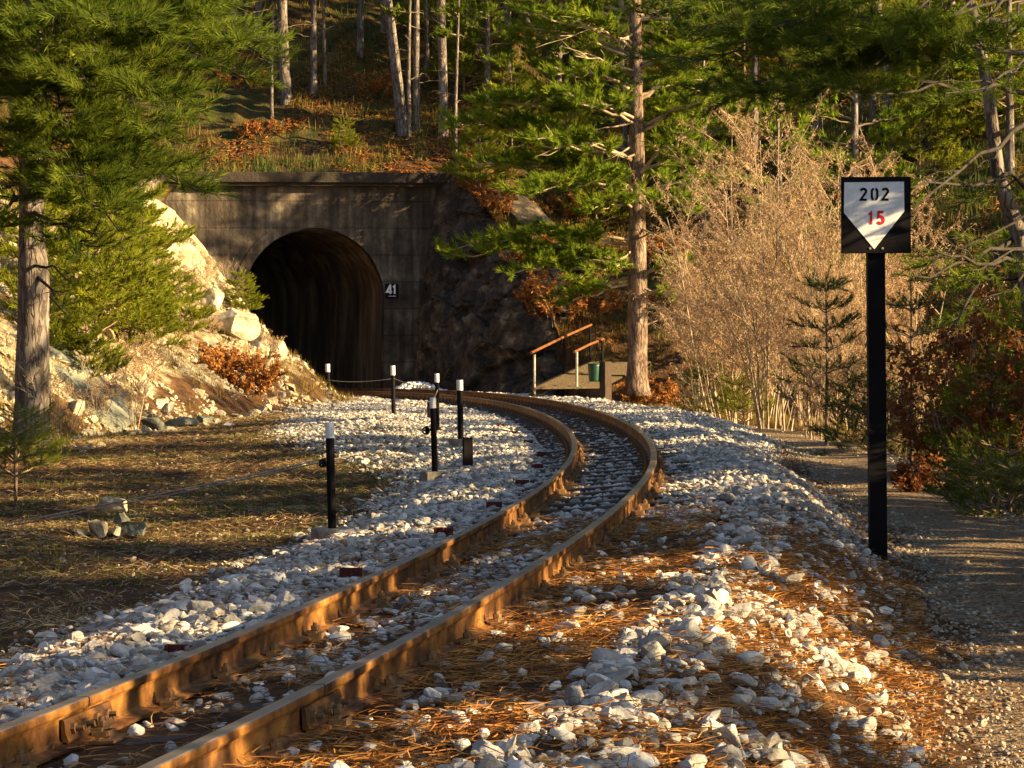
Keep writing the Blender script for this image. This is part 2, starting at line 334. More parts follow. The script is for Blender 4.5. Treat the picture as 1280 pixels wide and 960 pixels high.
rockm = np.clip(.72 * sm(.1, 1.2, dl) * sm(30, 40, gy) * (1 - sm(4, 8, dl)) + .45 * slope_n * sm(.1, 1, dl), 0, 1) * (1 - sm(0, 1, gy - yfg)) + .32 * sm(.2, .6, slope_n) * sm(0, 2, gy - yfg)
nx, ny = len(xs), len(ys)
ii = (np.arange(ny - 1)[:, None] * nx + np.arange(nx - 1)[None]).ravel()
quads = np.stack([ii, ii + 1, ii + nx + 1, ii + nx], -1)
zc = gz[quads]; jump = (zc.max(1) - zc.min(1) > 2.2) & (gy[ii] > 70) & (gx[ii] < 2) & (gx[ii] > -10.3)
quads = quads[~jump]
gnd = obj('ground', mk('ground', np.c_[gx, gy, gz], quads, M['ground'], True, np.c_[grassm, gravm, rockm])); tag(gnd, kind='structure')
def zat(x, y): return float(hz(np.array([x]), np.array([y]))[0])
# finer interpolation used for scattering
def gh(x, y): return hz(x, y)

# path strip
ps = np.arange(-8, 60, .25); po = np.linspace(-.74, .74, 9)
PC = 3.12 + .78 * sm(28, 40, np.interp(ps, S, y_)) + .05 * np.sin(ps * .8)
Pv = []
for s_, c_ in zip(ps, PC):
    wv = 1 + .12 * math.sin(s_ * 1.7) + .08 * math.sin(s_ * 4.1)
    Pv.append(T(np.full(9, s_), c_ + po * wv))
Pv = np.concatenate(Pv); Pv[:, 2] = gh(Pv[:, 0], Pv[:, 1]) + np.tile(.012 + .018 * (1 - (np.abs(po) / .74) ** 2 * 1.9), len(ps))
ii = (np.arange(len(ps) - 1)[:, None] * 9 + np.arange(8)[None]).ravel()
tag(obj('path', mk('path', Pv, np.stack([ii, ii + 1, ii + 10, ii + 9], -1), M['path'], True)), kind='structure')

# ------------------------------------------------------------------ loose stones and litter (nobody could count them)
def ico(n):
    t = (1 + 5 ** .5) / 2
    V = [(-1, t, 0), (1, t, 0), (-1, -t, 0), (1, -t, 0), (0, -1, t), (0, 1, t), (0, -1, -t), (0, 1, -t), (t, 0, -1), (t, 0, 1), (-t, 0, -1), (-t, 0, 1)]
    Fc = [(0, 11, 5), (0, 5, 1), (0, 1, 7), (0, 7, 10), (0, 10, 11), (1, 5, 9), (5, 11, 4), (11, 10, 2), (10, 7, 6), (7, 1, 8), (3, 9, 4), (3, 4, 2), (3, 2, 6), (3, 6, 8), (3, 8, 9), (4, 9, 5), (2, 4, 11), (6, 2, 10), (8, 6, 7), (9, 8, 1)]
    V = [np.array(v) / np.linalg.norm(v) for v in V]
    for _ in range(n):
        mid = {}; F2 = []
        def mp_(a, b):
            k = (min(a, b), max(a, b))
            if k not in mid: v = V[a] + V[b]; V.append(v / np.linalg.norm(v)); mid[k] = len(V) - 1
            return mid[k]
        for a, b, c in Fc:
            ab, bc, ca = mp_(a, b), mp_(b, c), mp_(c, a); F2 += [(a, ab, ca), (b, bc, ab), (c, ca, bc), (ab, bc, ca)]
        Fc = F2
    return np.array(V), np.array(Fc)
def chunk(V, r, ncut=9, lo=.55, hi=.92):
    V = V.copy()
    for _ in range(ncut):
        n = r.normal(size=3); n /= np.linalg.norm(n); d = r.uniform(lo, hi); t = V @ n
        V = np.where((t > d)[:, None], V - (t - d)[:, None] * n, V)
    return V
def rocks(name, pos, size, lvl, mt, seed=1, variants=14, sink=.2, flat=.72):
    r = np.random.default_rng(seed); V0, F0 = ico(lvl); vs = [chunk(V0, r, 13 if lvl else 5, .42, .86) * (1.12 + r.normal(size=(len(V0), 1)) * .02) for _ in range(variants)]
    n = len(pos); Vs = np.stack(vs)[r.integers(0, variants, n)]
    scl = size[:, None] * np.stack([r.uniform(.75, 1.3, n), r.uniform(.65, 1., n), r.uniform(.38, .75, n) * flat / .72], -1) * .5
    Vs = Vs * scl[:, None, :]
    a = r.uniform(0, 6.28, n); b = r.normal(0, .35, n); c = r.normal(0, .35, n)
    ca, sa = np.cos(a), np.sin(a); cb, sb = np.cos(b), np.sin(b); cc, scn = np.cos(c), np.sin(c)
    z0 = 0 * a; o1 = z0 + 1
    Rz = np.stack([np.stack([ca, -sa, z0], -1), np.stack([sa, ca, z0], -1), np.stack([z0, z0, o1], -1)], 1)
    Rx = np.stack([np.stack([o1, z0, z0], -1), np.stack([z0, cb, -sb], -1), np.stack([z0, sb, cb], -1)], 1)
    Ry = np.stack([np.stack([cc, z0, scn], -1), np.stack([z0, o1, z0], -1), np.stack([-scn, z0, cc], -1)], 1)
    Mx = Rz @ Rx @ Ry
    Vs = np.einsum('nij,nvj->nvi', Mx, Vs) + pos[:, None, :] + np.array([0, 0, 1.]) * (size * (.28 - sink))[:, None, None]
    Fs = F0[None] + (np.arange(n) * len(V0))[:, None, None]
    return mk(name, Vs.reshape(-1, 3), Fs.reshape(-1, 3), mt, False)
def scatter_track(s0, s1, o0, o1, dens, r):
    n = int((s1 - s0) * (o1 - o0) * dens); s = r.uniform(s0, s1, n); o = r.uniform(o0, o1, n)
    p = T(s, 0); h = np.interp(s, S, h_); x = p[:, 0] + o * np.cos(h); y = p[:, 1] - o * np.sin(h)
    return s, o, x, y
def ballast():
    r = np.random.default_rng(5)
    s, o, x, y = scatter_track(1.5, 76, -5.2, 3.6, 760, r)
    near = 1 - sm(14.5, 20, y); fy = sm(30, 42, y); fl = sm(27, 38, y)
    lim_r = 2.12 + .9 * fy; lim_l = 2.2 + 2.2 * fl
    pat = fbm(np.c_[x, y] * .9, 3, 77); pat2 = fbm(np.c_[x, y] * 2.6, 2, 78)
    side = np.where(o > 0, 1 - sm(lim_r - .35, lim_r + .25, o), 1 - sm(lim_l - .5, lim_l + .45, -o))
    dens = np.ones(len(s))
    between = np.abs(o) < .36
    dens = np.where(between, .26 + .62 * (1 - near) + .4 * pat * near, dens)
    gap = (o > .36) & (o < 1.05); dens = np.where(gap, dens * (1 - .93 * near + .1 * pat), dens)
    gapl = (o < -.36) & (o > -.75); dens = np.where(gapl, dens * (1 - .55 * near), dens)
    slope = (o > 1.5); dens = np.where(slope, dens * (1 - near * (.84 - .5 * sm(-.1, .45, pat2))), dens)
    crest = (o >= .95) & (o <= 1.6); dens = np.where(crest, dens * (1 - near * (.40 - .4 * pat2)), dens)
    pathl = (o < -2.4) & (y > 27); dens = np.where(pathl, dens * (.75 + .5 * pat), dens)
    onrail = (np.abs(np.abs(o) - .395) < .085); dens = np.where(onrail, 0, dens)
    fx = np.interp(y, FOOT[:, 1], FOOT[:, 0]); dens = np.where(x < fx + .2, 0, dens)
    # few stones over the sleepers
    slp = np.abs(((s - 1.2) / .68 + .5) % 1 - .5) < .16
    slv = (np.abs(o) < .75) & slp & (y > 15); dens = np.where(slv, dens * .10, dens)
    keep = (r.uniform(size=len(s)) < dens * side) & (y < 79.3)
    s, o, x, y = s[keep], o[keep], x[keep], y[keep]
    size = np.clip(r.lognormal(math.log(.038), .45, len(s)), .018, .13) * np.where(y > 30, 1.1, 1.0) * (1 + .25 * (1 - sm(11, 16, y)))
    size = np.where((np.abs(o) < .75), np.minimum(size, .10), size)
    z = gh(x, y) + np.where(np.abs(o) < .36, -.006, .006) + r.uniform(-.01, .02, len(s))
    pos = np.c_[x, y, z]
    nr = y < 17
    tag(obj('ballast_stones', rocks('ballast_stones', pos[nr], size[nr], 2, M['stone'], 2, 18)), 'grey white limestone ballast along the near track', 'ballast', kind='stuff')
    tag(obj('ballast_stones', rocks('ballast_stones', pos[~nr], size[~nr], 1, M['stone'], 3, 18)), 'grey white limestone ballast along the far curve', 'ballast', kind='stuff')
    # dirty scattered pebbles on verge and path edges
    n = 42000; s = 1 + 58 * r.uniform(0, 1, n) ** 1.3; s = s; o = np.where(r.uniform(size=n) < .86, 2.1 + 2.2 * r.beta(.8, .8, n), -r.uniform(2.2, 6, n))
    p = T(s, 0); h = np.interp(s, S, h_); x = p[:, 0] + o * np.cos(h); y = p[:, 1] - o * np.sin(h)
    k = np.interp(y, FOOT[:, 1], FOOT[:, 0]) < x; x, y = x[k], y[k]
    sz = np.clip(r.lognormal(math.log(.020), .45, len(x)), .010, .07)
    tag(obj('pebbles', rocks('pebbles', np.c_[x, y, gh(x, y) + .015], sz, 0, M['pebble'], 4)), 'small pebbles strewn over path and verge', 'pebbles', kind='stuff')
ballast()

def straws(n, x, y, ln, wd, r, lift=.01, tilt=.12):
    z = gh(x, y) + lift + r.uniform(0, .018, n)
    a = r.uniform(0, 6.28, n); t = r.normal(0, tilt, n)
    d = np.stack([np.cos(a), np.sin(a), np.sin(t)], -1); pr = np.stack([-np.sin(a), np.cos(a), 0 * a], -1)
    c = np.c_[x, y, z]; L_ = (ln * r.uniform(.6, 1.2, n))[:, None]
    bend = pr * r.normal(0, .16, n)[:, None] * L_
    w2 = pr * wd / 2 + np.array([0, 0, wd * .35])
    V = np.stack([c - d * L_ / 2 - w2, c - d * L_ / 2 + w2, c + bend + w2 + np.array([0, 0, .004]), c + bend - w2 + np.array([0, 0, .004]), c + d * L_ / 2], 1)
    k = (np.arange(n) * 5)[:, None]
    return V.reshape(-1, 3), [np.array([0, 1, 2, 3])[None] + k, np.array([3, 2, 4])[None] + k]
def litter():
    r = np.random.default_rng(8)
    s, o, x, y = scatter_track(1.5, 26, -2.2, 4.0, 2600, r)
    pat = fbm(np.c_[x, y] * 1.6, 3, 31)
    d = np.where(np.abs(o) < .34, .45, np.where((o > .34) & (o < 1.1), 1.0, np.where((o > 1.3) & (o < 2.3), 1.0, np.where(o >= 2.3, .10, .35))))
    d = d * np.clip(.55 + 1.4 * pat, np.where((o > 1.3) & (o < 2.5), .5, .1), 1) * (1 - sm(15, 19.5, y) * np.where(o > 1.5, .75, .97))
    k = r.uniform(size=len(s)) < d; x, y = x[k], y[k]; n = len(x)
    V, Fc = straws(n, x, y, .115, .0032, r, .012, .16)
    # some lie on top of the stones
    V.reshape(-1, 5, 3)[:, :, 2] += (r.uniform(0, .045, n) * (r.uniform(size=n) < .16))[:, None]
    tag(obj('fallen_needles', mk('fallen_needles', V, Fc, M['litter'])), 'rusty fallen pine needles matted over the verge beside the rails', 'pine needles', kind='stuff')
    n = 60000; y = r.uniform(12, 50, n); fx = np.interp(y, FOOT[:, 1], FOOT[:, 0]); tx = np.interp(y, y_, x_) - 2.0
    x = fx + (tx - fx) * r.uniform(-.05, 1, n) ** 1
    V, Fc = straws(n, x, y, .13, .005, r, .01, .3)
    tag(obj('fallen_needles', mk('fallen_needles', V, Fc, M['straw'])), 'brown needles and dry stalks lying on the flat ground left of the track', 'pine needles', kind='stuff')
litter()
def slope_litter():
    r = np.random.default_rng(18); n = 90000; x = r.uniform(-22, 26, n); yf = np.interp(x, [-60, -12, -1.8, -.2, .8, 2.2, 3.5, 8, 20, 50], [80.9, 80.9, 80.9, 77.5, 75.2, 73.2, 73, 73, 66, 50]); y = yf + .1 + 30 * r.uniform(0, 1, n) ** 1.3
    k = fbm(np.c_[x, y] * .45, 3, 26) > -.05; x, y = x[k], y[k]; n = len(x)
    V, Fc = straws(n, x, y, .22, .03, r, .02, .5)
    tag(obj('leaf_litter', mk('leaf_litter', V, Fc, M['dead'])), 'orange leaf and bracken litter in patches on the wooded slope', 'leaf litter', kind='stuff')
slope_litter()
def blades(x, y, hgt, wd, r, per=7, spread=.08, lean=.45):
    n = len(x); N = n * per
    bx = np.repeat(x, per) + r.normal(0, spread, N); by = np.repeat(y, per) + r.normal(0, spread, N)
    bz = gh(bx, by) - .01
    h = np.repeat(hgt, per) * r.uniform(.5, 1.15, N); a = r.uniform(0, 6.28, N); l = r.normal(0, lean, N)
    d = np.stack([np.cos(a) * l, np.sin(a) * l, 1 - .3 * np.abs(l)], -1); pr = np.stack([-np.sin(a + 1), np.cos(a + 1), 0 * a], -1)
    b = np.c_[bx, by, bz]; mid = b + d * (h * .55)[:, None]; tip = b + d * h[:, None] + np.stack([np.cos(a), np.sin(a), 0 * a - .3], -1) * (h * .28 * np.abs(l) * 1.5)[:, None]
    w_ = pr * (wd if np.isscalar(wd) else np.repeat(wd, per)[:, None]) / 2
    V = np.stack([b - w_, b + w_, mid + w_ * .7, mid - w_ * .7, tip], 1); k = (np.arange(N) * 5)[:, None]
    return V.reshape(-1, 3), [np.array([0, 1, 2, 3])[None] + k, np.array([3, 2, 4])[None] + k]
def grasses():
    r = np.random.default_rng(12)
    # left hill
    n = 9000; y = r.uniform(30, 80, n); d = r.uniform(-.3, 7, n); x = np.interp(y, FOOT[:, 1], FOOT[:, 0]) - d
    k = fbm(np.c_[x, y] * .8, 3, 5) > -.12; x, y = x[k], y[k]
    V, Fc = blades(x, y, r.uniform(.1, .3, len(x)), .012, r)
    tag(obj('grass', mk('grass', V, Fc, M['grass'])), 'dry yellow grass growing over the rocky left slope', 'grass', kind='stuff')
    # hill behind
    n = 26000; x = r.uniform(-22, 26, n); yf = np.interp(x, [-60, -12, -1.8, -.2, .8, 2.2, 3.5, 8, 20, 50], [80.9, 80.9, 80.9, 77.5, 75.2, 73.2, 73, 73, 66, 50])
    y = yf + r.uniform(.0, 1, n) ** 1.4 * 32 + .1
    k = fbm(np.c_[x, y] * .35, 3, 6) > -.25; x, y = x[k], y[k]
    h = r.uniform(.12, .42, len(x)); g = fbm(np.c_[x, y] * .25, 2, 15) + r.normal(0, .15, len(x)) > .02
    V, Fc = blades(x[g], y[g], h[g], .022, r, 6, .13); tag(obj('grass', mk('grass', V, Fc, M['grass_green'])), 'green grass clumps covering the wooded slope behind', 'grass', kind='stuff')
    V, Fc = blades(x[~g], y[~g], h[~g], .022, r, 6, .13); tag(obj('grass', mk('grass', V, Fc, M['grass'])), 'dry orange grass and bracken on the wooded slope behind', 'grass', kind='stuff')
    # flat ground at left: green patch by the posts and thin tufts
    n = 11000; y = r.uniform(13, 46, n); tx = np.interp(y, y_, x_); x = tx - r.uniform(2.2, 8.5, n)
    pk = fbm(np.c_[x, y] * .8, 3, 16) + .9 * np.exp(-((x - tx + 2.8) / .9) ** 2) * np.exp(-((y - 27) / 5) ** 2) + r.normal(0, .2, n)
    k = (pk > .12) & (x > np.interp(y, FOOT[:, 1], FOOT[:, 0]))
    V, Fc = blades(x[k], y[k], r.uniform(.03, .11, k.sum()), .006, r, 8, .06, .6)
    tag(obj('grass', mk('grass', V, Fc, M['grass_green'])), 'short green grass on the flat ground left of the track', 'grass', kind='stuff')
    # verge beyond the path
    n = 5200; y = r.uniform(8, 72, n); tx = np.interp(y, y_, x_); x = tx + 3.9 + .8 * sm(28, 40, y) + np.abs(r.normal(0, 1, n)) * 2.5
    V, Fc = blades(x, y, r.uniform(.06, .3, n), .008, r, 6, .07, .6)
    tag(obj('grass', mk('grass', V, Fc, M['grass'])), 'dry grass along the outer edge of the path', 'grass', kind='stuff')
grasses()

# ------------------------------------------------------------------ railway track (one thing)
HR = .140                                              # rail height
tr = thing('railway_track', 'narrow gauge railway track of rusty rails curving left into the tunnel', 'railway track', (-2.6, 0, -.16))
TR0 = np.array(tr.location)
def rail_profile():
    hw, hh, wt, fw_, ft = .030, .036, .007, .054, .010
    r_ = [(-hw + .006, 0), (hw - .006, 0), (hw - .001, -.003), (hw, -.009), (hw - .001, -hh + .010), (hw - .005, -hh + .003), (wt + .004, -hh - .002), (wt, -hh - .014), (wt, -HR + .035), (wt + .008, -HR + .021), (fw_, -HR + ft), (fw_, -HR)]
    return np.array(r_ + [(-a, b) for a, b in r_[::-1][:-1]][:-1])
PRF = rail_profile()
def rail(side, s0, s1):
    n = max(3, int((s1 - s0) / .25)); ss = np.linspace(s0, s1, n); m = len(PRF)
    h = np.interp(ss, S, h_); c = T(ss, side * .395, 0); c[:, 2] = zr(ss) + side * .395 * CANT
    V = np.empty((n, m, 3))
    lat = np.stack([np.cos(h), -np.sin(h), np.full(n, CANT)], -1)
    for j, (a, b) in enumerate(PRF):
        V[:, j] = c + lat * a + np.array([0, 0, b])
    i = np.arange(n - 1)[:, None] * m; j = np.arange(m)[None]; j2 = (j + 1) % m
    Fq = np.stack([i + j, i + j2, i + m + j2, i + m + j], -1).reshape(-1, 4)
    capf = [tuple(range(m))[::-1], tuple((n - 1) * m + q for q in range(m))]
    me = bpy.data.meshes.new('rail'); fl = [tuple(q) for q in Fq] + capf
    me.from_pydata((V.reshape(-1, 3) - TR0).tolist(), [], fl); me.update()
    me.materials.append(M['rust']); me.materials.append(M['railtop'])
    for k, p_ in enumerate(me.polygons):
        jj = k % m
        if k < len(Fq) and jj in (0, 1, m - 1): p_.material_index = 1
        if k < len(Fq): p_.use_smooth = False
    return obj('rail', me, tr)
def s_at(px, py, side):
    """track length whose rail head projects nearest a pixel"""
    ss = np.arange(0, 70, .02); p = T(ss, side * .395); best = 9e9
    v = p - np.array([0, 0, HC]); fw = v @ np.array(_f); a = F * (v @ np.array(_r)) / fw; b = -F * (v @ np.array(_u)) / fw
    return ss[((640 + a - px) ** 2 + (480 + b - py) ** 2).argmin()]
sL, sR = s_at(101, 873, -1), s_at(397, 860, 1)
for side, sj in ((-1, sL), (1, sR)):
    rail(side, -12, sj - .006); rail(side, sj + .006, 88)
def frame_at(s, o, dz):
    """4x4 with x across the track, y along it"""
    h = heading(s); p = T(s, o); z = zr(s) + np.clip(o, -.8, .8) * CANT + dz
    X = Vector((math.cos(h), -math.sin(h), CANT)).normalized(); Y = Vector((math.sin(h), math.cos(h), 0)); Z = X.cross(Y)
    m_ = Matrix((X, Y, Z)).transposed().to_4x4(); m_.translation = Vector((p[0], p[1], z)) - Vector(TR0); return m_
# fishplates with bolts at the joints
def fishplate(side, sj, face):
    mb = MB()
    prof = [(-.006, -.043), (.004, -.045), (.008, -.060), (.008, -.098), (.016, -.112), (.012, -.120), (-.006, -.108)]
    V = []; L2 = .21
    for y_0 in (-L2, L2): V += [((.0145 + a) * face, y_0, b) for a, b in prof]
    n = len(prof); Fs = [(i, (i + 1) % n, n + (i + 1) % n, n + i) for i in range(n)]
    mb.add(V, Fs, [(0, i + 1, i) for i in range(1, n - 1)] + [(n, n + i, n + i + 1) for i in range(1, n - 1)])
    o = mb.build('fishplate', M['rust'], tr); o.matrix_local = frame_at(sj, side * .395, 0)
    for yb in (-.15, -.055, .055, .15):
        b = MB(); b.tube([(.018 * face, yb, -.079), (.036 * face, yb, -.079)], .019, 6); b.tube([(.03 * face, yb, -.079), (.062 * face, yb, -.079)], .009, 8)
        bo = b.build('bolt', M['rust_dark'], o)
    return o
for side, sj in ((-1, sL), (1, sR)):
    for face in (-1, 1): fishplate(side, sj, face)
# sleepers with their rail fastenings
def sleeper_mesh(k):
    r = np.random.default_rng(k); mb = MB(); L_, W_, H_ = 1.5, .20, .14
    xs_ = np.linspace(-L_ / 2, L_ / 2, 13); V = []
    for x in xs_:
        j = r.normal(0, .003, 8)
        V += [(x, -W_ / 2 + j[0], -H_), (x, W_ / 2 + j[1], -H_), (x, W_ / 2 + j[2], -.012), (x, W_ / 2 - .012, j[3] * .8), (x, -W_ / 2 + .012, j[4] * .8), (x, -W_ / 2 + j[5], -.012)]
    i = np.arange(12)[:, None] * 6; j = np.arange(6)[None]; j2 = (j + 1) % 6
    mb.add(V, np.stack([i + j, i + j2, i + 6 + j2, i + 6 + j], -1).reshape(-1, 4), [(0, 2, 1), (0, 3, 2), (0, 4, 3), (0, 5, 4)] + [(72 + a, 72 + b, 72 + c) for a, b, c in ((0, 1, 2), (0, 2, 3), (0, 3, 4), (0, 4, 5))])
    return mb.mesh('sleeper', M['wood'])
SLM = [sleeper_mesh(k) for k in range(4)]
def fastening_mesh():
    mb = MB(); mb.box((0, 0, .004), (.26, .15, .012))
    for f in (-1, 1):
        mb.box((f * .068, 0, .022), (.055, .075, .026)); mb.box((f * .052, 0, .038), (.05, .06, .012))      # clip arching over the foot
        mb.box((f * .092, 0, .02), (.018, .07, .03))
        mb.tube([(f * .068, 0, .03), (f * .068, 0, .078)], .010, 8); mb.tube([(f * .068, 0, .046), (f * .068, 0, .066)], .019, 6)
        mb.tube([(f * .068, 0, .040), (f * .068, 0, .046)], .025, 10)
    return mb.mesh('rail_fastening', M['rust_dark'])
FM = fastening_mesh()
SLEEP = [1.2 + .68 * i for i in range(100)]
for j, s_ in enumerate(SLEEP):
    o = obj('sleeper', SLM[j % 4], tr); o.matrix_local = frame_at(s_, 0, -HR - .010)
    for side in (-1, 1):
        c = obj('rail_fastening', FM, o, (side * .395, 0, .002))

# red steel anchors beside the inner rail
ordn = ['nearest', 'second', 'third', 'fourth', 'fifth', 'sixth', 'seventh', 'eighth', 'ninth', 'tenth', 'eleventh']
RED = [(222, 810), (437, 719), (553, 663), (617, 627), (652, 600), (671, 580), (677, 563), (660, 549), (642, 538), (625, 528), (582, 508)]
mb = MB(); mb.box((0, 0, .05), (.012, .05, .10)); mb.box((-.055, 0, .05), (.012, .05, .10)); mb.box((.055, 0, .05), (.012, .05, .10)); mb.box((0, 0, .06), (.12, .012, .085)); mb.tube([(0, -.016, .06), (0, .016, .06)], .014, 8)
AM = mb.mesh('sleeper_anchor', M['red'])
for i, (px, py) in enumerate(RED):
    ss = np.arange(1, 72, .05); oo = -.98
    p = T(ss, oo); v = p + np.array([0, 0, -.13]) - np.array([0, 0, HC]); fw = v @ np.array(_f); a = 640 + F * (v @ np.array(_r)) / fw; b = 480 - F * (v @ np.array(_u)) / fw
    k = np.abs(b - py - 4).argmin(); X = (px - 640) / F * p[k, 1]
    o = obj('sleeper_anchor', AM); zz = zat(X, p[k, 1]); o.location = (X, p[k, 1], zz - .01); o.rotation_euler = (0, 0, -heading(ss[k]) + [0, .1, -.1, .05][i % 4]); o.scale = (1.0, .9, .85 if i else .6)
    tag(o, f'red steel anchor beside the inner rail, {ordn[i]} one counted from the viewer' if i else 'red steel anchor beside the inner rail, nearest of them all, half buried', 'sleeper anchor', 'red sleeper anchors beside the inner rail')

# ------------------------------------------------------------------ tunnel portal
YP = 80.0; PA = R(10)
PC_ = P(394, 486, YP); pz = PC_[2] - .02
portal = thing('tunnel_portal', 'old stained concrete tunnel portal with a dark arched mouth at the end of the track', 'tunnel portal', (PC_[0], YP, pz), None, PA)
RW = 87 / F * YP * 1.01; SPR = P(394, 373, YP)[2] - pz; TOPZ = P(394, 229, YP)[2] - pz; CAPZ = P(394, 216, YP)[2] - pz
XL, XR = -4.6, 4.9
def arch_pts(r, n=28, z0=-.6):
    a = np.linspace(math.pi, 0, n); pts = [(-r * .965, z0)] + [(r * math.cos(t), SPR + r * math.sin(t)) for t in a] + [(r * .965, z0)]
    return np.array(pts)
ap = arch_pts(RW)
def outer(pt):
    x, z = pt
    if z <= SPR + .02: return (XL if x < 0 else XR, z)
    ang = math.atan2(z - SPR, x); c, s_ = math.cos(ang), math.sin(ang)
    t = min((TOPZ - SPR) / max(s_, 1e-6), (XR if c > 0 else -XL) / max(abs(c), 1e-6)); return (c * t, SPR + s_ * t)
ou = np.array([outer(p_) for p_ in ap])
# corners of the rectangle
nr_ = 9; V = []
for k in range(nr_):
    t = (k / (nr_ - 1)); V += [((a[0] * (1 - t) + b[0] * t), 0, (a[1] * (1 - t) + b[1] * t)) for a, b in zip(ap, ou)]
m_ = len(ap); i = np.arange(nr_ - 1)[:, None] * m_; j = np.arange(m_ - 1)[None]
V = np.array(V, float)
V[:, 1] += fbm(V * 1.3, 3, 41) * .05 * (np.arange(len(V)) >= m_)
Fq = np.stack([i + j, i + j + 1, i + m_ + j + 1, i + m_ + j], -1).reshape(-1, 4)
mb = MB(); mb.add(V, Fq)
mb.add([(XL, .04, TOPZ - 2.6), (0, .04, TOPZ - 2.6), (XR, .04, TOPZ - 2.6), (XL, .04, TOPZ + .02), (XR, .04, TOPZ + .02), (XL, .05, SPR), (XR, .05, SPR)], [(5, 6, 4, 3)]) if False else None
for a, b, c in (((XL, SPR), (XL, TOPZ), tuple(ou[np.argmin(np.hypot(ou[:, 0] - XL, ou[:, 1] - TOPZ))])),): pass
# reveal of the arch and back
rv = np.array([(p_[0], 0, p_[1]) for p_ in ap] + [(p_[0], .7, p_[1]) for p_ in ap]); mb.add(rv, [(q, q + m_, q + m_ + 1, q + 1) for q in range(m_ - 1)])
def joints(n, mp, col):
    N = n.nodes; Lk = n.links; tc = N.new('ShaderNodeTexCoord'); sx = N.new('ShaderNodeSeparateXYZ'); Lk.new(tc.outputs['Object'], sx.inputs[0])
    md = N.new('ShaderNodeMath'); md.operation = 'PINGPONG'; md.inputs[1].default_value = .42; Lk.new(sx.outputs['Z'], md.inputs[0])
    mr = N.new('ShaderNodeMapRange'); mr.inputs['From Max'].default_value = .03; mr.inputs['To Min'].default_value = .45; Lk.new(md.outputs[0], mr.inputs['Value'])
    nz = N.new('ShaderNodeTexNoise'); nz.inputs['Scale'].default_value = 3.2; m_ = N.new('ShaderNodeMapping'); m_.inputs['Scale'].default_value = (1.6, 1.6, .12); Lk.new(tc.outputs['Object'], m_.inputs[0]); Lk.new(m_.outputs[0], nz.inputs['Vector'])
    m3_ = N.new('ShaderNodeMapRange'); m3_.inputs['From Min'].default_value = .38; m3_.inputs['From Max'].default_value = .6; m3_.inputs['To Min'].default_value = .5; Lk.new(nz.outputs[0], m3_.inputs['Value'])
    mm = N.new('ShaderNodeMath'); mm.operation = 'MULTIPLY'; Lk.new(mr.outputs[0], mm.inputs[0]); Lk.new(m3_.outputs[0], mm.inputs[1])
    x = N.new('ShaderNodeMix'); x.data_type = 'RGBA'; x.blend_type = 'MULTIPLY'; x.inputs['Factor'].default_value = 1; Lk.new(col, x.inputs[6]); Lk.new(mm.outputs[0], x.inputs[7]); return x.outputs[2]
PORT = mat('stained_shaded_concrete', [(.32, (.03, .023, .017)), (.46, (.07, .052, .038)), (.58, (.14, .11, .078)), (.72, (.38, .33, .24))], scale=1.1, detail=10, stretch=(1, 1, .7), bump=.7, bscale=12, bdist=.04, extra=joints)  # stains, plus the dappled shade on the portal darkened into the colour
mb.build('wall', PORT, portal)
mb = MB()
for sx in (-1, 1):                                    # square corners beyond the fan of the wall, set a little proud
    pass
xx = XL
mb.box(((XL + XR) / 2, -.02, (TOPZ + CAPZ) / 2), (XR - XL + .3, .75, CAPZ - TOPZ), ch=.08); mb.box(((XL + XR) / 2, -.0, TOPZ - .05), (XR - XL + .1, .55, .10), ch=.08)
mb.build('cornice', mat('shade_darkened_concrete', [(.3, (.014, .011, .009)), (.6, (.04, .03, .022)), (.8, (.12, .08, .045))], scale=2, bump=.7, bscale=12, bdist=.03), portal)  # cornice colour darkened to carry the tree shade lying on it
mb = MB(); rin, rout = RW - .002, RW + .32
a = np.linspace(0, math.pi, 33); V = []
for r_, yy in ((rin, .10), (rin, -.035), (rout, -.035), (rout, .10)): V += [(r_ * math.cos(t), yy, SPR + r_ * math.sin(t)) for t in a]
V = np.array(V); q = np.arange(32); Fq = np.concatenate([np.stack([k * 33 + q, k * 33 + q + 1, (k + 1) * 33 + q + 1, (k + 1) * 33 + q], -1) for k in range(3)]); mb.add(V, Fq)
mb.build('arch_ring', PORT, portal)
# lining that follows the track into the hill
mb = MB(); sp = float(track_coords(np.array([PC_[0]]), np.array([YP]))[0][0]); n = 60; V = []
lp = arch_pts(RW * .985, 24); ml = len(lp)
c0 = np.array([PC_[0], YP])
for k in range(n):
    d = .55 + k * .5; hd = PA * 0 + R(-12) + R(-22) * min(1, k / 12) + R(-1.1) * max(0, k - 12)
    if k == 0: c = c0 + np.array([-math.sin(PA), math.cos(PA)]) * .3; hd = -PA
    else: c = c + .5 * np.array([math.sin(hd), math.cos(hd)])
    for px_, pz_ in lp:
        jit = 1 + .012 * math.sin(px_ * 9 + k * .7) + .006 * ((k * 7) % 5)
        V.append((c[0] + px_ * math.cos(hd) * jit, c[1] - px_ * math.sin(hd) * jit, pz + pz_))
V = np.array(V); i = np.arange(n - 1)[:, None] * ml; j = np.arange(ml - 1)[None]
Fq = np.stack([i + j, i + ml + j, i + ml + j + 1, i + j + 1], -1).reshape(-1, 4)
LIN = mat('sooty_lining', [(.3, (.04, .03, .022)), (.5, (.13, .09, .06)), (.7, (.34, .26, .18))], scale=.9, detail=9, stretch=(2.5, 2.5, .3), bump=.8, bscale=6, bdist=.08)
lo = obj('lining', mk('lining', V - np.array([PC_[0], YP, pz]), Fq, LIN, True)); lo.parent = portal; lo.matrix_parent_inverse = Matrix.Rotation(-PA, 4, 'Z')
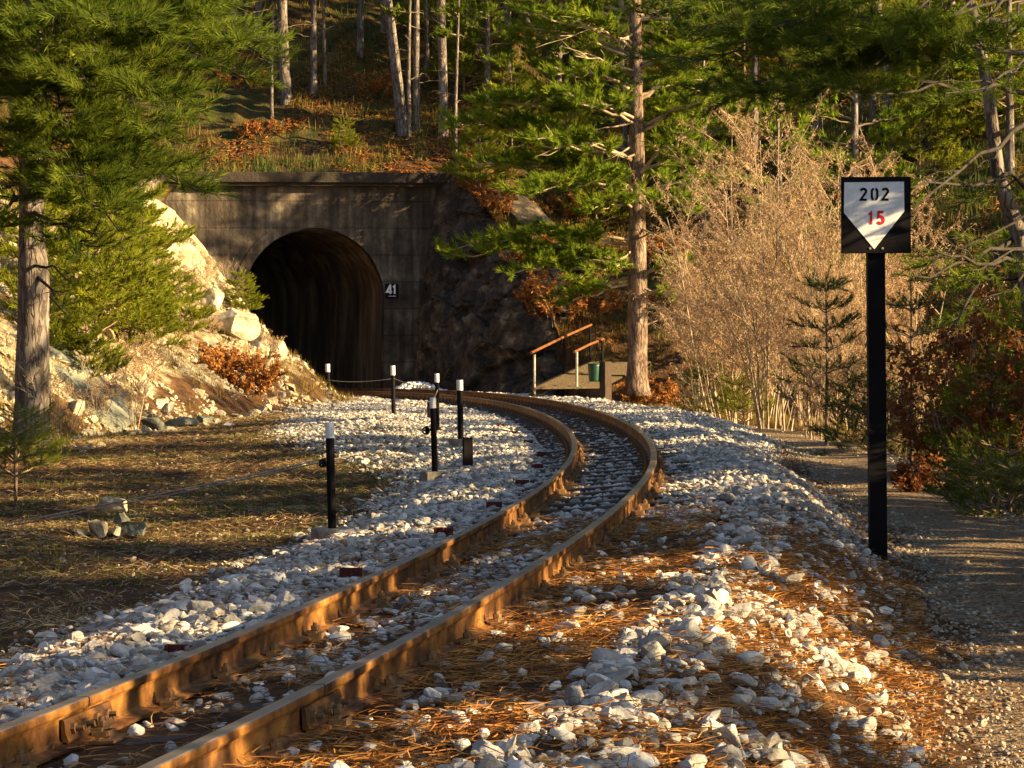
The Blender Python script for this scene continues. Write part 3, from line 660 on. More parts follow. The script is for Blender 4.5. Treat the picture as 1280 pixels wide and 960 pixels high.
fl_ = MB(); fl_.add([(-5, .2, -.30), (5, .2, -.30), (5, 34, -.30), (-24, 34, -.30)], [(0, 1, 2, 3)]); fl_.build('tunnel_floor', M['bed'], portal)
en = MB(); en.box((-10, 31, 2.5), (40, .4, 9)); en.build('tunnel_end_cap', LIN, portal)  # added cap closing the far end, so the tunnel stays dark
# ------------------------------------------------------------------ rock cliffs
def rockface(name, label, cat, bottom, top, mt, nu=90, nv=60, amp=.5, seed=3, freq=.7, sharp=True):
    """sheet between two polylines given as world points, broken up by ridged noise"""
    bottom = np.array(bottom, float); top = np.array(top, float); u = np.linspace(0, 1, nu)
    tb = np.linspace(0, 1, len(bottom)); tt = np.linspace(0, 1, len(top))
    B = np.stack([np.interp(u, tb, bottom[:, k]) for k in range(3)], -1); A = np.stack([np.interp(u, tt, top[:, k]) for k in range(3)], -1)
    v = np.linspace(0, 1, nv)[:, None, None]; Pt = (B[None] * (1 - v) + A[None] * v).reshape(-1, 3)
    uu = np.tile(u, nv); vv = np.repeat(np.linspace(0, 1, nv), nu)
    e = np.sin(np.pi * np.clip(vv, 0, 1)) ** .5 * np.sin(np.pi * uu) ** .35
    d = fbm(Pt * freq, 5, seed, True) * amp + fbm(Pt * np.array([1, 1, .5]) * freq * 3, 3, seed + 5) * amp * .35
    if sharp:
        rq = np.random.default_rng(seed + 1); fr = np.zeros(len(Pt)); lo_, hi_ = Pt.min(0), Pt.max(0)
        for ns, am in ((26, 1.), (130, .5), (560, .34)):
            cs = rq.uniform(lo_, hi_, (ns, 3)); W3 = np.array([1, 1, 1.35]); off = rq.uniform(-1, 1, ns); gr = rq.normal(0, 1, (ns, 3)); gr /= np.linalg.norm(gr, axis=1)[:, None]
            Pj = Pt + .12 * am * np.stack([vnoise(Pt * 2.5, 7 + k_i) for k_i in range(3)], -1)
            near_ = ((Pj[:, None] * W3 - cs[None] * W3) ** 2).sum(-1).argmin(1)
            fr += amp * am * (.38 * off[near_] + np.clip(((Pt - cs[near_]) * gr[near_]).sum(1) * .55 / am ** .3, -.6, .6) * .8)
        d = d * .18 + fr * .75
    tang = np.gradient(B, axis=0); nx_ = np.stack([tang[:, 1], -tang[:, 0]], -1); nx_ /= np.linalg.norm(nx_, axis=1)[:, None] + 1e-9
    nn = np.tile(nx_, (nv, 1)); Pt[:, 0] += nn[:, 0] * (d * e + .25 * amp * e); Pt[:, 1] += nn[:, 1] * (d * e + .25 * amp * e); Pt[:, 2] += d * e * .4
    i = (np.arange(nv - 1)[:, None] * nu + np.arange(nu - 1)[None]).ravel(); Fq = np.stack([i, i + 1, i + nu + 1, i + nu], -1)
    n0 = len(Pt); back = Pt.copy(); back[:, :2] -= nn * (1.2 + 0 * d[:, None]); rim = np.concatenate([np.arange(nu), np.arange(1, nv) * nu + nu - 1, (nv - 1) * nu + np.arange(nu - 2, -1, -1), np.arange(nv - 2, 0, -1) * nu])
    r2 = np.roll(rim, -1); side = np.stack([rim, rim + n0, r2 + n0, r2], -1)
    o = obj(name, mk(name, np.vstack([Pt, back]), [Fq, Fq[:, ::-1] + n0, side], mt, False)); return tag(o, label, cat)
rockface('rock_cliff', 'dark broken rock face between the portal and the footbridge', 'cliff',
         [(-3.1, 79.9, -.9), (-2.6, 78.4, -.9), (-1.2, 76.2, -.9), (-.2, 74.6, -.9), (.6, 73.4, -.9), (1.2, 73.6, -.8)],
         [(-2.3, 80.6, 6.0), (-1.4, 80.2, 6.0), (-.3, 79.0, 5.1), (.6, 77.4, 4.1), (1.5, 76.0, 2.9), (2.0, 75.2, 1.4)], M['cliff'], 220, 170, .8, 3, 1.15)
rockface('rock_cliff', 'lower mossy tan rocks climbing behind the footbridge handrail', 'cliff',
         [(1.7, 74.4, -.7), (2.1, 74.8, -.6), (2.6, 75.2, -.4), (3.6, 76, 0)],
         [(1.4, 75.8, 2.4), (2.1, 76.8, 2.8), (3.0, 77.8, 2.2), (3.9, 78.2, 1.6)], mat('mossy_rock', [(.3, (.03, .022, .012)), (.5, (.12, .09, .035)), (.7, (.38, .30, .14))], scale=1.8, bump=1, bscale=7, bdist=.1), 60, 44, .5, 8)
def boulder(px, py, Y, wpx, hpx, mt, label, cat='rock', seed=1, group=None, depth=.8, tilt=0, free=False, lvl=3):
    """angular rock whose base centre stands at a pixel"""
    r = np.random.default_rng(seed); V, Fc = ico(lvl); V = chunk(V, r, 16, .34, .82); W_ = wpx / F * Y; H_ = hpx / F * Y
    V = V * (1 + fbm(V * 2.0 + seed, 3, seed)[:, None] * .14)
    V[:, 2] = (V[:, 2] - V[:, 2].min()) / np.ptp(V[:, 2]) * H_ - H_ * (.0 if free else .25); V[:, 0] *= W_ / np.ptp(V[:, 0]); V[:, 1] *= depth * W_ / np.ptp(V[:, 1])
    if tilt: V[:, 2] += V[:, 0] * tilt
    p = P(px, py, Y)
    o = obj('rock', mk('rock', V, Fc, mt, False)); o.location = p if free else (p[0], p[1], min(p[2], max(zat(p[0], p[1]), p[2] - .25)))
    return tag(o, label, cat, group)
# stone cairn carrying the signal wires
CY = 21.6
for k, (px, py, wp, hp, mm, lb) in enumerate([
        (138, 640, 42, 21, 'rock_pale', 'flat pale green stone on top of the small cairn, signal wires lying on it'),
        (152, 655, 22, 17, 'rock_green', 'small upright dark stone propping the top stone of the cairn'),
        (100, 682, 16, 20, 'rock_pale', 'small yellow lit block at the left end of the cairn'),
        (124, 673, 26, 24, 'rock', 'angular tan block in the middle of the cairn'),
        (146, 671, 18, 14, 'rock_pale', 'small pale wedge in the middle of the cairn'),
        (140, 683, 26, 13, 'rock', 'low tan slab at the foot of the cairn'),
        (172, 670, 36, 18, 'rock_green', 'grey green slab leaning right of the cairn'),
        (208, 692, 40, 20, 'stone', 'grey rounded boulder lying apart, right of the cairn'),
        (86, 684, 26, 12, 'rock_green', 'dark low stone left of the cairn')]):
    boulder(px, py, CY, wp, hp, M[mm], lb, 'stone', 60 + k, 'stones of the small cairn' if k < 7 else None, .85, free=k < 7)
# rocks of the left slope
for k, (px, py, Y, wp, hp, mm, lb) in enumerate([
        (292, 402, 56, 78, 40, 'rock_pale', 'large bright white rock shelf on the sunlit slope left of the tunnel'),
        (262, 372, 58, 30, 34, 'rock_pale', 'upright bright rock high on the sunlit slope'),
        (322, 430, 58, 36, 32, 'rock_pale', 'pale rock on the crest above the rusty bush'),
        (343, 452, 58, 28, 36, 'rock_pale', 'pale narrow rock right of the rusty bush, at the tunnel mouth'),
        (183, 488, 46, 24, 17, 'rock', 'tan rubble block above the grey boulder'),
        (210, 497, 45, 18, 17, 'rock_pale', 'pale cube of rubble on the left slope'),
        (165, 452, 49, 22, 13, 'rock_pale', 'pale flat rubble below the young pines'),
        (193, 457, 49, 18, 12, 'rock', 'small tan rubble below the young pines'),
        (196, 537, 41, 30, 26, 'rock_green', 'grey boulder at the foot of the left slope'),
        (232, 522, 43, 46, 20, 'rock_green', 'grey green boulder right of the round grey boulder at the slope foot'),
        (255, 512, 44, 26, 15, 'rock_green', 'low grey rock at the slope foot, left of the rusty bush'),
        (142, 487, 44, 40, 26, 'rock_green', 'grey rock jutting beside the smooth slab'),
        (285, 532, 42, 15, 8, 'stone', 'small white stone on the flat ground below the rusty bush'),
        (366, 503, 52, 16, 12, 'rock_pale', 'small pale stone at the foot of the lit grass bank')]):
    boulder(px, py, Y, wp, hp, M[mm], lb, 'rock', 100 + k, 'rocks of the left slope')
rockface('rock_slab', 'smooth grey green rock slab behind the big left pine trunk', 'rock slab',
         [P(20, 560, 39), P(70, 545, 40), P(150, 540, 42), P(170, 525, 43)], [P(10, 400, 44), P(70, 425, 44), P(118, 462, 44.5), P(150, 500, 44)], M['rock_green'], 110, 80, .34, 12, 1.3, True)
M['gold_rock'] = mat('golden_rock', [(.3, (.13, .095, .05)), (.46, (.34, .27, .15)), (.64, (.58, .50, .33))], scale=2.4, bump=1, bscale=7, bdist=.08)
rockface('rock_crag', 'golden sunlit crag climbing along the left edge of the portal', 'crag', [P(205, 405, 57), P(262, 415, 58), P(300, 425, 59.5), P(338, 462, 61)], [P(172, 232, 67), P(215, 262, 67), P(252, 305, 66.5), P(306, 385, 65)], M['gold_rock'], 150, 130, .42, 23, 1.1)
for k, (px, py, wp, hp) in enumerate([(868, 522, 22, 10), (884, 520, 20, 14), (899, 526, 20, 10), (878, 528, 16, 8), (908, 532, 22, 7)]):
    boulder(px, py, 45, wp, hp, M['rock_pale'], ['flat pale stone at the left end of the heap where ballast meets the shrubs', 'highest pale block of the heap where ballast meets the shrubs', 'pale block right of the highest one in the heap by the shrubs', 'small low stone in front of the heap by the shrubs', 'long flat stone at the right end of the heap by the shrubs'][k], 'stone', 150 + k, 'stones heaped where the ballast meets the shrubs')
boulder(775, 508, 57, 26, 11, M['rock_green'], 'dark flat stone beside the waste bin post', 'stone', 170)
boulder(1113, 735, 18.3, 20, 13, M['stone'], 'pale angular stone at the foot of the kilometre post', 'stone', 171)
boulder(1126, 752, 18, 12, 8, M['stone'], 'small white stone in front of the kilometre post stone', 'stone', 172)
boulder(1124, 768, 17, 14, 9, M['rock'], 'tan stone lower down the bank from the kilometre post', 'stone', 173)
# white rubble heap beside the tunnel mouth
def heap():
    r = np.random.default_rng(4); n = 900; c = P(520, 487, 76.3); x = c[0] + r.normal(0, .62, n); y = c[1] + r.normal(0, .5, n)
    x, y = x[y < 79], y[y < 79]; n = len(x); z = gh(x, y) + .32 * np.exp(-((x - c[0]) / .75) ** 2) * r.uniform(.5, 1, n)
    tag(obj('white_rubble', rocks('white_rubble', np.c_[x, y, z], r.uniform(.06, .16, n), 0, M['snow'], 6)), 'white rubble heap at the foot of the dark cliff by the tunnel', 'rubble', kind='stuff')
heap()
def scree():
    r = np.random.default_rng(44); n = 9500; y = r.uniform(35, 68, n); d = r.uniform(-.3, 1, n) ** 1 * np.where(r.uniform(size=n) < .6, 2.4, 6) + .6; x = np.interp(y, FOOT[:, 1], FOOT[:, 0]) - d
    k = fbm(np.c_[x, y] * .7, 3, 45) + .25 * (y < 50) > .02; x, y = x[k], y[k]; sz = np.clip(r.lognormal(math.log(.085), .6, len(x)), .03, .42)
    tag(obj('scree', rocks('scree', np.c_[x, y, gh(x, y)], sz, 2, M['rock'], 46, 16)), 'tan rock rubble spilled over the foot of the left slope', 'rubble', kind='stuff')
scree()

# ------------------------------------------------------------------ lettering
def ribbon(mb, pts, w_, y0, y1, closed=False):
    """flat stroke in the xz plane between depths y0 (front) and y1"""
    p = np.array(pts, float); p = p[np.r_[True, np.abs(np.diff(p, axis=0)).sum(1) > 1e-6]]; n = len(p)
    d = np.roll(p, -1, 0) - p if closed else np.diff(p, axis=0); d /= np.linalg.norm(d, axis=1)[:, None]
    if closed: d0, d1 = np.roll(d, 1, 0), d
    else: d0 = np.vstack([d[:1], d]); d1 = np.vstack([d, d[-1:]])
    n0 = np.stack([-d0[:, 1], d0[:, 0]], -1); n1 = np.stack([-d1[:, 1], d1[:, 0]], -1); m = n0 + n1; m /= np.linalg.norm(m, axis=1)[:, None]
    m = m / np.clip((m * n1).sum(1), .5, 1)[:, None] * w_ / 2
    V = []
    for y in (y0, y1):
        for s_ in (1, -1): V += [(q[0], y, q[1]) for q in p + s_ * m]
    k = n if closed else n - 1; Fs = []
    for i in range(k):
        j = (i + 1) % n
        Fs += [(i, j, n + j, n + i), (2 * n + i, 3 * n + i, 3 * n + j, 2 * n + j), (i, 2 * n + i, 2 * n + j, j), (n + i, n + j, 3 * n + j, 3 * n + i)]
    if not closed: Fs += [(0, n, 3 * n, 2 * n), (n - 1, 3 * n - 1, 4 * n - 1, 2 * n - 1)]
    mb.add(V, Fs)
def arc(cx, cz, rx, rz, a0, a1, n=10): return [(cx + rx * math.cos(R(t)), cz + rz * math.sin(R(t))) for t in np.linspace(a0, a1, n)]
def digit(ch):
    """strokes in a cell of width .56, height 1"""
    if ch == '2': return [arc(.28, .74, .22, .20, 165, -25, 12) + [(.06, .06), (.54, .06)]]
    if ch == '0': return [[(.06, .30), (.06, .72)] + arc(.26, .72, .20, .22, 180, 100, 7), [(.50, .30), (.50, .72)] + arc(.30, .72, .20, .22, 0, 80, 7), [(.06, .30)] + arc(.26, .28, .20, .22, 180, 260, 7), [(.50, .30)] + arc(.30, .28, .20, .22, 0, -80, 7)]
    if ch == '1': return [[(.12, .74), (.30, .90), (.30, 0)]]
    if ch == '5': return [[(.50, .94), (.12, .94), (.10, .54)] + arc(.28, .33, .23, .27, 130, -150, 14)]
    if ch == '4': return [[(.62, .22), (.04, .22), (.40, .94), (.44, .94), (.44, 0)]]
def write(name, text, xs_, z, hgt, w_, mt, parent, yf, cw=.56):
    mb = MB()
    for ch, x in zip(text, xs_):
        for st in digit(ch): ribbon(mb, [(x + a * hgt, z + b * hgt) for a, b in st], w_, yf - .003, yf)
    return mb.build(name, mt, parent)
# kilometre post
KY = 18.6; kb = P(1097, 712, KY); kpx = KY / F
kz = min(kb[2], zat(kb[0], kb[1])) - .05
km = thing('kilometre_post', 'black kilometre post with a white pointed board reading 202 and 15', 'kilometre post', (kb[0], KY, kz))
bx = (P(1093, 270, KY)[0] - kb[0]); zt = P(1093, 222, KY)[2] - kz; zb = P(1093, 317, KY)[2] - kz
mb = MB(); pl = P(1096, 500, KY)[0] - kb[0]
wpost = 21.5 * kpx
n = 12; V = []
for k in range(n):
    z = zb * k / (n - 1) if k else 0; x = 0.003 + (bx + .004) * k / (n - 1)
    V += [(x - wpost / 2, -.05, z), (x + wpost / 2, -.05, z), (x + wpost / 2, .05, z), (x - wpost / 2, .05, z)]
z = zt - .04; V += [(bx - wpost / 2, -.05, z), (bx + wpost / 2, -.05, z), (bx + wpost / 2, .05, z), (bx - wpost / 2, .05, z)]
i = np.arange(n)[:, None] * 4; j = np.arange(4)[None]; mb.add(V, np.concatenate([np.stack([i + j, i + (j + 1) % 4, i + 4 + (j + 1) % 4, i + 4 + j], -1).reshape(-1, 4), [[n * 4, n * 4 + 1, n * 4 + 2, n * 4 + 3]]]))
zc = P(1096, 541, KY)[2] - kz; mb.box((.6 * bx, 0, zc), (wpost + .012, .112, .035))
mb.build('post', M['black'], km)
bw = 86 * kpx; mb = MB(); mb.box((bx, -.075, (zt + zb) / 2), (bw, .04, zt - zb), ch=.1)
board = mb.build('board', M['black'], km)
for sx in (-1, 1):
    b2 = MB(); b2.tube([(bx + sx * .045, -.1, zb + .035), (bx + sx * .045, -.09, zb + .035)], .009, 8); b2.build('bolt', M['steel'], board)
def KP(px, py): q = P(px, py, KY - .1); return (q[0] - kb[0], q[2] - kz)
mb = MB(); mb.prism([KP(1055.5, 228), KP(1130, 227), KP(1130.5, 264), KP(1093, 311.5), KP(1055, 266)][::-1], -.0985, -.0955)
mb.build('plate', M['white'], board)
zz = KP(1093, 250.5)[1]; hg = KP(1093, 235)[1] - zz
write('lettering', '202', [KP(1074.3, 0)[0], KP(1088.3, 0)[0], KP(1101.7, 0)[0]], zz, hg, .0165, M['black'], board, -.0985)
zz = KP(1093, 280.3)[1]; hg = KP(1093, 264)[1] - zz
write('red_lettering', '15', [KP(1083.4, 0)[0], KP(1095.6, 0)[0]], zz, hg, .0185, M['redpaint'], board, -.0985)
# number plate on the portal
q = P(490, 373, YP); n41 = thing('number_plate', 'small black plate with white 41 on the concrete right of the arch', 'number plate', (q[0], q[1] - .05, q[2]))
sc41 = YP / F; mb = MB(); mb.box((0, -.02, 9 * sc41), (17 * sc41, .04, 18.5 * sc41)); fr = mb.build('plate', M['black'], n41)
write('lettering', '41', [-6.7 * sc41, .2 * sc41], 5.6 * sc41, 11.2 * sc41, .055, M['white'], fr, -.041)
mb = MB(); [ribbon(mb, [(a * sc41, 2.6 * sc41 + .3 * sc41 * (k % 2)), (b * sc41, 2.6 * sc41 + .3 * sc41 * ((k + 1) % 2))], .02, -.044, -.041) for k, (a, b) in enumerate([(-4, -2.4), (-1.8, .2), (.8, 2.6), (3, 5)])]; mb.build('small_line', M['white'], fr)

# ------------------------------------------------------------------ marker posts and signal wires on the left
POSTS = [  # top px, top py, base py, base px, Y, pulley, block, label
    (412, 528, 649, 415, 20.4, True, True, 'nearest white topped black post, standing on a concrete block with a pulley on its left'),
    (541, 497, 587, 543.5, 27, True, True, 'black white topped post on a concrete block, left of the flat black board'),
    (546, 467, 535, 547, 37, False, False, 'thin white topped post rising just behind the pulley post'),
    (574.5, 475, 548, 576, 33, False, True, 'white topped black post right behind the flat black board'),
    (491, 457, 511, 492, 45, False, False, 'thin white topped post in front of the right side of the tunnel mouth'),
    (409.5, 455, 498, 410.5, 60, False, False, 'farthest thin white topped post, inside the tunnel mouth beside the lit bank')]
for px, pt, pb, pbx, Y, pul, blk, lb in POSTS:
    b = P(pbx, pb, Y); t = P(px, pt, Y); w0 = (10.5 if Y < 21 else 7.5 if Y < 34 else 5.2) / F * Y
    b[2] = min(b[2], zat(b[0], b[1]) + (.12 if blk else 0)); th = thing('marker_post', lb, 'post', tuple(b), 'white topped posts left of the track')
    d = t - b; cut = 1 - (18 if Y < 21 else 13 if Y < 34 else 10) / (pb - pt)
    mb = MB(); mb.tube([(0, 0, -.15 if not blk else -.02), d * cut], w0 / 2, 12); mb.build('shaft', M['black'], th)
    mb = MB(); mb.tube([d * cut, d], w0 / 2 * 1.08, 12); mb.build('white_top', M['white'], th)
    if blk:
        mb = MB(); wb = .30 if Y < 21 else .26; mb.box((0, .04, -.13), (wb, .26, .25), .3, ch=.1); mb.build('concrete_block', M['conc'], th)
    if pul:
        sc_ = Y / F; zz = d[2] * (.62 if Y < 21 else .56); xx = d[0] * .6
        mb = MB(); mb.box((xx - 5 * sc_, 0, zz), (7 * sc_, .02, 2.4 * sc_)); mb.box((xx - 8.5 * sc_, 0, zz), (4 * sc_, .035, 10 * sc_))
        mb.build('bracket', M['black'], th)
        a_ = np.linspace(0, 2 * math.pi, 17); rr = 4.2 * sc_; c = (xx - 9.5 * sc_, zz - 1 * sc_)
        mb = MB(); mb.tube([(c[0] + rr * math.cos(t_), -.03, c[1] + rr * math.sin(t_)) for t_ in a_], .010, 6); mb.tube([(c[0], -.05, c[1]), (c[0], .03, c[1])], .012, 8); mb.box((c[0], -.03, c[1]), (rr * 1.8, .008, .012)); mb.box((c[0], -.03, c[1]), (.012, .008, rr * 1.8)); mb.build('pulley', M['black'], th)
# flat black boards
for (px, pt, pb, wp, Y, lb) in ((585.5, 547, 582, 12.5, 27.5, 'flat upright black steel board standing in the ballast edge'), (538, 502.5, 522, 6, 36, 'short black stub board behind the pulley post')):
    b = P(px, pb, Y); h0 = (pb - pt) / F * Y; wd = wp / F * Y
    mb = MB(); mb.box((0, 0, h0 / 2), (wd * .92, .018, h0), ch=.2); mb.box((-wd * .42, .03, h0 / 2), (.012, .06, h0), ch=.2); mb.box((wd * .42, .03, h0 / 2), (.012, .06, h0), ch=.2)
    o = mb.build('channel_board', M['black']); o.location = b; o.rotation_euler = (0, 0, .25); tag(o, lb, 'board')
def wire(pts, label, rad=.006, sag=.02):
    out = []
    for a, b in zip(pts[:-1], pts[1:]):
        for t in np.linspace(0, 1, 8, endpoint=False): p_ = np.array(a) * (1 - t) + np.array(b) * t; p_[2] -= sag * 4 * t * (1 - t) * np.linalg.norm(np.array(a) - np.array(b)) / 6; out.append(p_)
    out.append(np.array(pts[-1])); mb = MB(); mb.tube(out, rad, 5); o = mb.build('signal_wire', M['steel']); return tag(o, label, 'wire', 'signal wires left of the track')
wire([P(-60, 664, 23), P(30, 650, 22.2), P(122, 632, 21.5), P(158, 625, 21.4), P(280, 601, 20.8), P(403, 574, 20.4)], 'upper signal wire running from the cairn to the nearest post pulley')
wire([P(-60, 668, 23), P(30, 654, 22.2), P(122, 636, 21.5), P(160, 629, 21.4), P(280, 604, 20.8), P(404, 577, 20.4)], 'lower signal wire running from the cairn to the nearest post pulley')
wire([P(404, 576, 20.4), P(470, 560, 23.5), P(534, 543, 27)], 'signal wire between the two pulley posts', .004)
wire([P(540, 500, 30), P(547, 487, 37), P(492, 473, 45), P(410, 475, 60)], 'faint signal wire strung across the tunnel mouth', .006)

# ------------------------------------------------------------------ footbridge and bin
fb = thing('footbridge', 'small plank footbridge with rusty orange handrails beyond the far rail', 'footbridge', tuple(P(690, 487, 62)))
F0_ = np.array(fb.location)
A1, A2, A3 = P(668, 487, 62), P(705, 470, 66.5), P(738, 455, 71)
B1, B2 = P(721, 482, 62.4), P(753, 466, 67)
def rel(p): return np.array(p) - F0_
mb = MB()
for k in range(34):
    t = k / 33; a = A1 * (1 - t) + A3 * t; b = (B1 + (A1 - B1) * -.55) * (1 - t) + (A3 + (B1 - A1) * 1.55) * t
    c = rel((a + b) / 2); d = b - a; L_ = np.linalg.norm(d); mb.box((c[0], c[1], c[2] - .03), (L_ + .1, .235, .05), math.atan2(d[1], d[0]) + (.008 if k % 3 else -.006), ch=.15)
mb.build('deck', M['plank'], fb)
mb = MB(); mb.tube([rel(A1) - (0.05, 0, .12), rel(A3) - (0.05, 0, .12)], .07, 6); mb.build('beam', M['wood'], fb)
for (p_, top, mm) in ((A1, (668, 443), 'steel'), (A2, (705, 421), 'black'), (A3, (737.5, 408), 'black'), (B1, (721, 440), 'steel'), (B2, (753, 425), 'black')):
    t = P(top[0], top[1], p_[1]); mb = MB(); mb.tube([rel(p_) - (0, 0, .1), rel(t)], .032, 8); mb.build('post', M[mm], fb)
mb = MB(); mb.tube([rel(P(664, 441, 61.6)), rel(P(705, 421, 66.5)), rel(P(739, 406, 71.2))], .034, 8); mb.build('handrail', M['orange'], fb)
mb = MB(); mb.tube([rel(P(718, 440, 62.2)), rel(P(738, 430, 64.6)), rel(P(754, 424, 67.2))], .032, 8); mb.build('handrail', M['orange'], fb)
b = P(757, 499, 58); bh = (499 - 452) / F * 58
bz = min(b[2], zat(b[0], b[1])); bp = thing('bin_post', 'thick squared wooden post carrying the green bin', 'post', (b[0], 58, bz))
mb = MB(); mb.box((0, 0, (b[2] - bz + bh) / 2 - .05), (.17, .24, b[2] - bz + bh + .1), -.7, ch=.08); mb.build('timber', M['wood'], bp)
bb = P(743, 477, 58); bn = thing('waste_bin', 'green plastic waste bin hanging on the squared post by the footbridge', 'waste bin', tuple(bb))
hb_ = 22 / F * 58; ra = 8.2 / F * 58
mb = MB(); mb.tube([(0, 0, 0), (0, 0, hb_ * .1), (0, 0, hb_ * .9), (0, 0, hb_ - .002)], [ra * .82, ra * .88, ra, ra], 20, cap=True); mb.build('bucket', M['green'], bn, True)
a_ = np.linspace(0, 2 * math.pi, 21); mb = MB(); mb.tube([(ra * 1.02 * math.cos(t), ra * 1.02 * math.sin(t), hb_) for t in a_], .014, 6); mb.build('rim', M['green'], bn)
mb = MB(); mb.box((ra + .03, 0, hb_ * .7), (.08, .06, .04)); mb.build('bracket', M['black'], bn)
# pine cones near the outer rail
def cone_mesh():
    mb = MB(); r = np.random.default_rng(3)
    mb.tube([(x, 0, .02) for x in np.linspace(-.028, .028, 7)], [.004, .012, .017, .018, .015, .01, .003], 8)
    for k in range(70):
        t = k / 69; x = -.026 + .052 * t; a = k * 2.4; rr = .009 + .016 * math.sin(math.pi * min(1, t + .12)) ** .7
        c = np.array([x, math.cos(a) * rr, .02 + math.sin(a) * rr]); ou_ = np.array([.25, math.cos(a), math.sin(a)]); sd_ = np.array([0, -math.sin(a), math.cos(a)])
        mb.add([c - sd_ * .007 - ou_ * .006, c + sd_ * .007 - ou_ * .006, c + ou_ * .007 + sd_ * .004, c + ou_ * .007 - sd_ * .004], [(0, 1, 2, 3)])
    return mb.mesh('pine_cone', M['cone'])
CMS = cone_mesh()
for k, (px, py, lb) in enumerate([(512, 829, 'open pine cone by the outer rail, nearer of two in the needles'), (535, 822, 'open pine cone touching another beside the outer rail'), (628, 762, 'pine cone in the needles right of the outer rail'), (676, 758, 'small pine cone right of the outer rail, farther out'), (466, 872, 'pine cone half hidden behind the rail clips at the joint'), (1096, 918, 'pine cone on the needle covered bank at lower right'), (848, 745, 'lone pine cone on the flat ballast near the curve')]):
    D = np.arange(7, 30, .05); zz = np.array([P(px, py, d)[2] for d in D]); xx = (px - 640) / F * D; g = gh(xx, D); i = np.abs(zz - g).argmin()
    o = obj('pine_cone', CMS); o.location = (xx[i], D[i], g[i] + .005); o.rotation_euler = (.3 * k, 0, k * 1.9); o.scale = (1.25,) * 3; tag(o, lb, 'pine cone', 'pine cones near the outer rail')

# ------------------------------------------------------------------ trees
def needles(pos, d, size, r, per=26, wd=.012, ln=.13, spread=(22, 68)):
    """brushes of needles: each needle a long thin triangle leaving the shoot"""
    pos = np.asarray(pos, float); d = np.asarray(d, float); n = len(pos)
    d = d / (np.linalg.norm(d, axis=1)[:, None] + 1e-9)
    ref = np.where(np.abs(d[:, 2:3]) > .9, np.array([[1., 0, 0]]), np.array([[0, 0, 1.]])); a = np.cross(d, ref); a /= np.linalg.norm(a, axis=1)[:, None] + 1e-9; b = np.cross(d, a)
    N = n * per; t = r.uniform(0, 1, N); ph = r.uniform(0, 6.283, N); th = np.radians(r.uniform(spread[0], spread[1], N)) * (1 - .55 * t)
    rep = lambda v: np.repeat(v, per, axis=0)
    pr = rep(a) * np.cos(ph)[:, None] + rep(b) * np.sin(ph)[:, None]
    D = rep(d) * np.cos(th)[:, None] + pr * np.sin(th)[:, None]; D[:, 2] += .10
    sz = np.repeat(size, per); c = rep(pos) + rep(d) * (t * sz)[:, None]
    w_ = np.cross(D, r.normal(size=(N, 3))); w_ /= np.linalg.norm(w_, axis=1)[:, None] + 1e-9; w_ *= (wd / 2 * np.clip(sz / .3, .6, 1.5))[:, None]
    L_ = (ln * r.uniform(.7, 1.15, N) * np.clip(sz / .3, .5, 1.3))[:, None]
    V = np.stack([c - w_, c + w_, c + D * L_], 1); return V.reshape(-1, 3), np.arange(N * 3).reshape(-1, 3)
def curve(p0, p1, r, bow=.1, n=7, wob=.03):
    p0 = np.array(p0, float); p1 = np.array(p1, float); L_ = np.linalg.norm(p1 - p0); t = np.linspace(0, 1, n)[:, None]
    q = p0 * (1 - t) + p1 * t + np.array([0, 0, 1.]) * (bow * L_ * 4 * t * (1 - t)); q[1:-1] += r.normal(0, wob * L_, (n - 2, 3)); return q
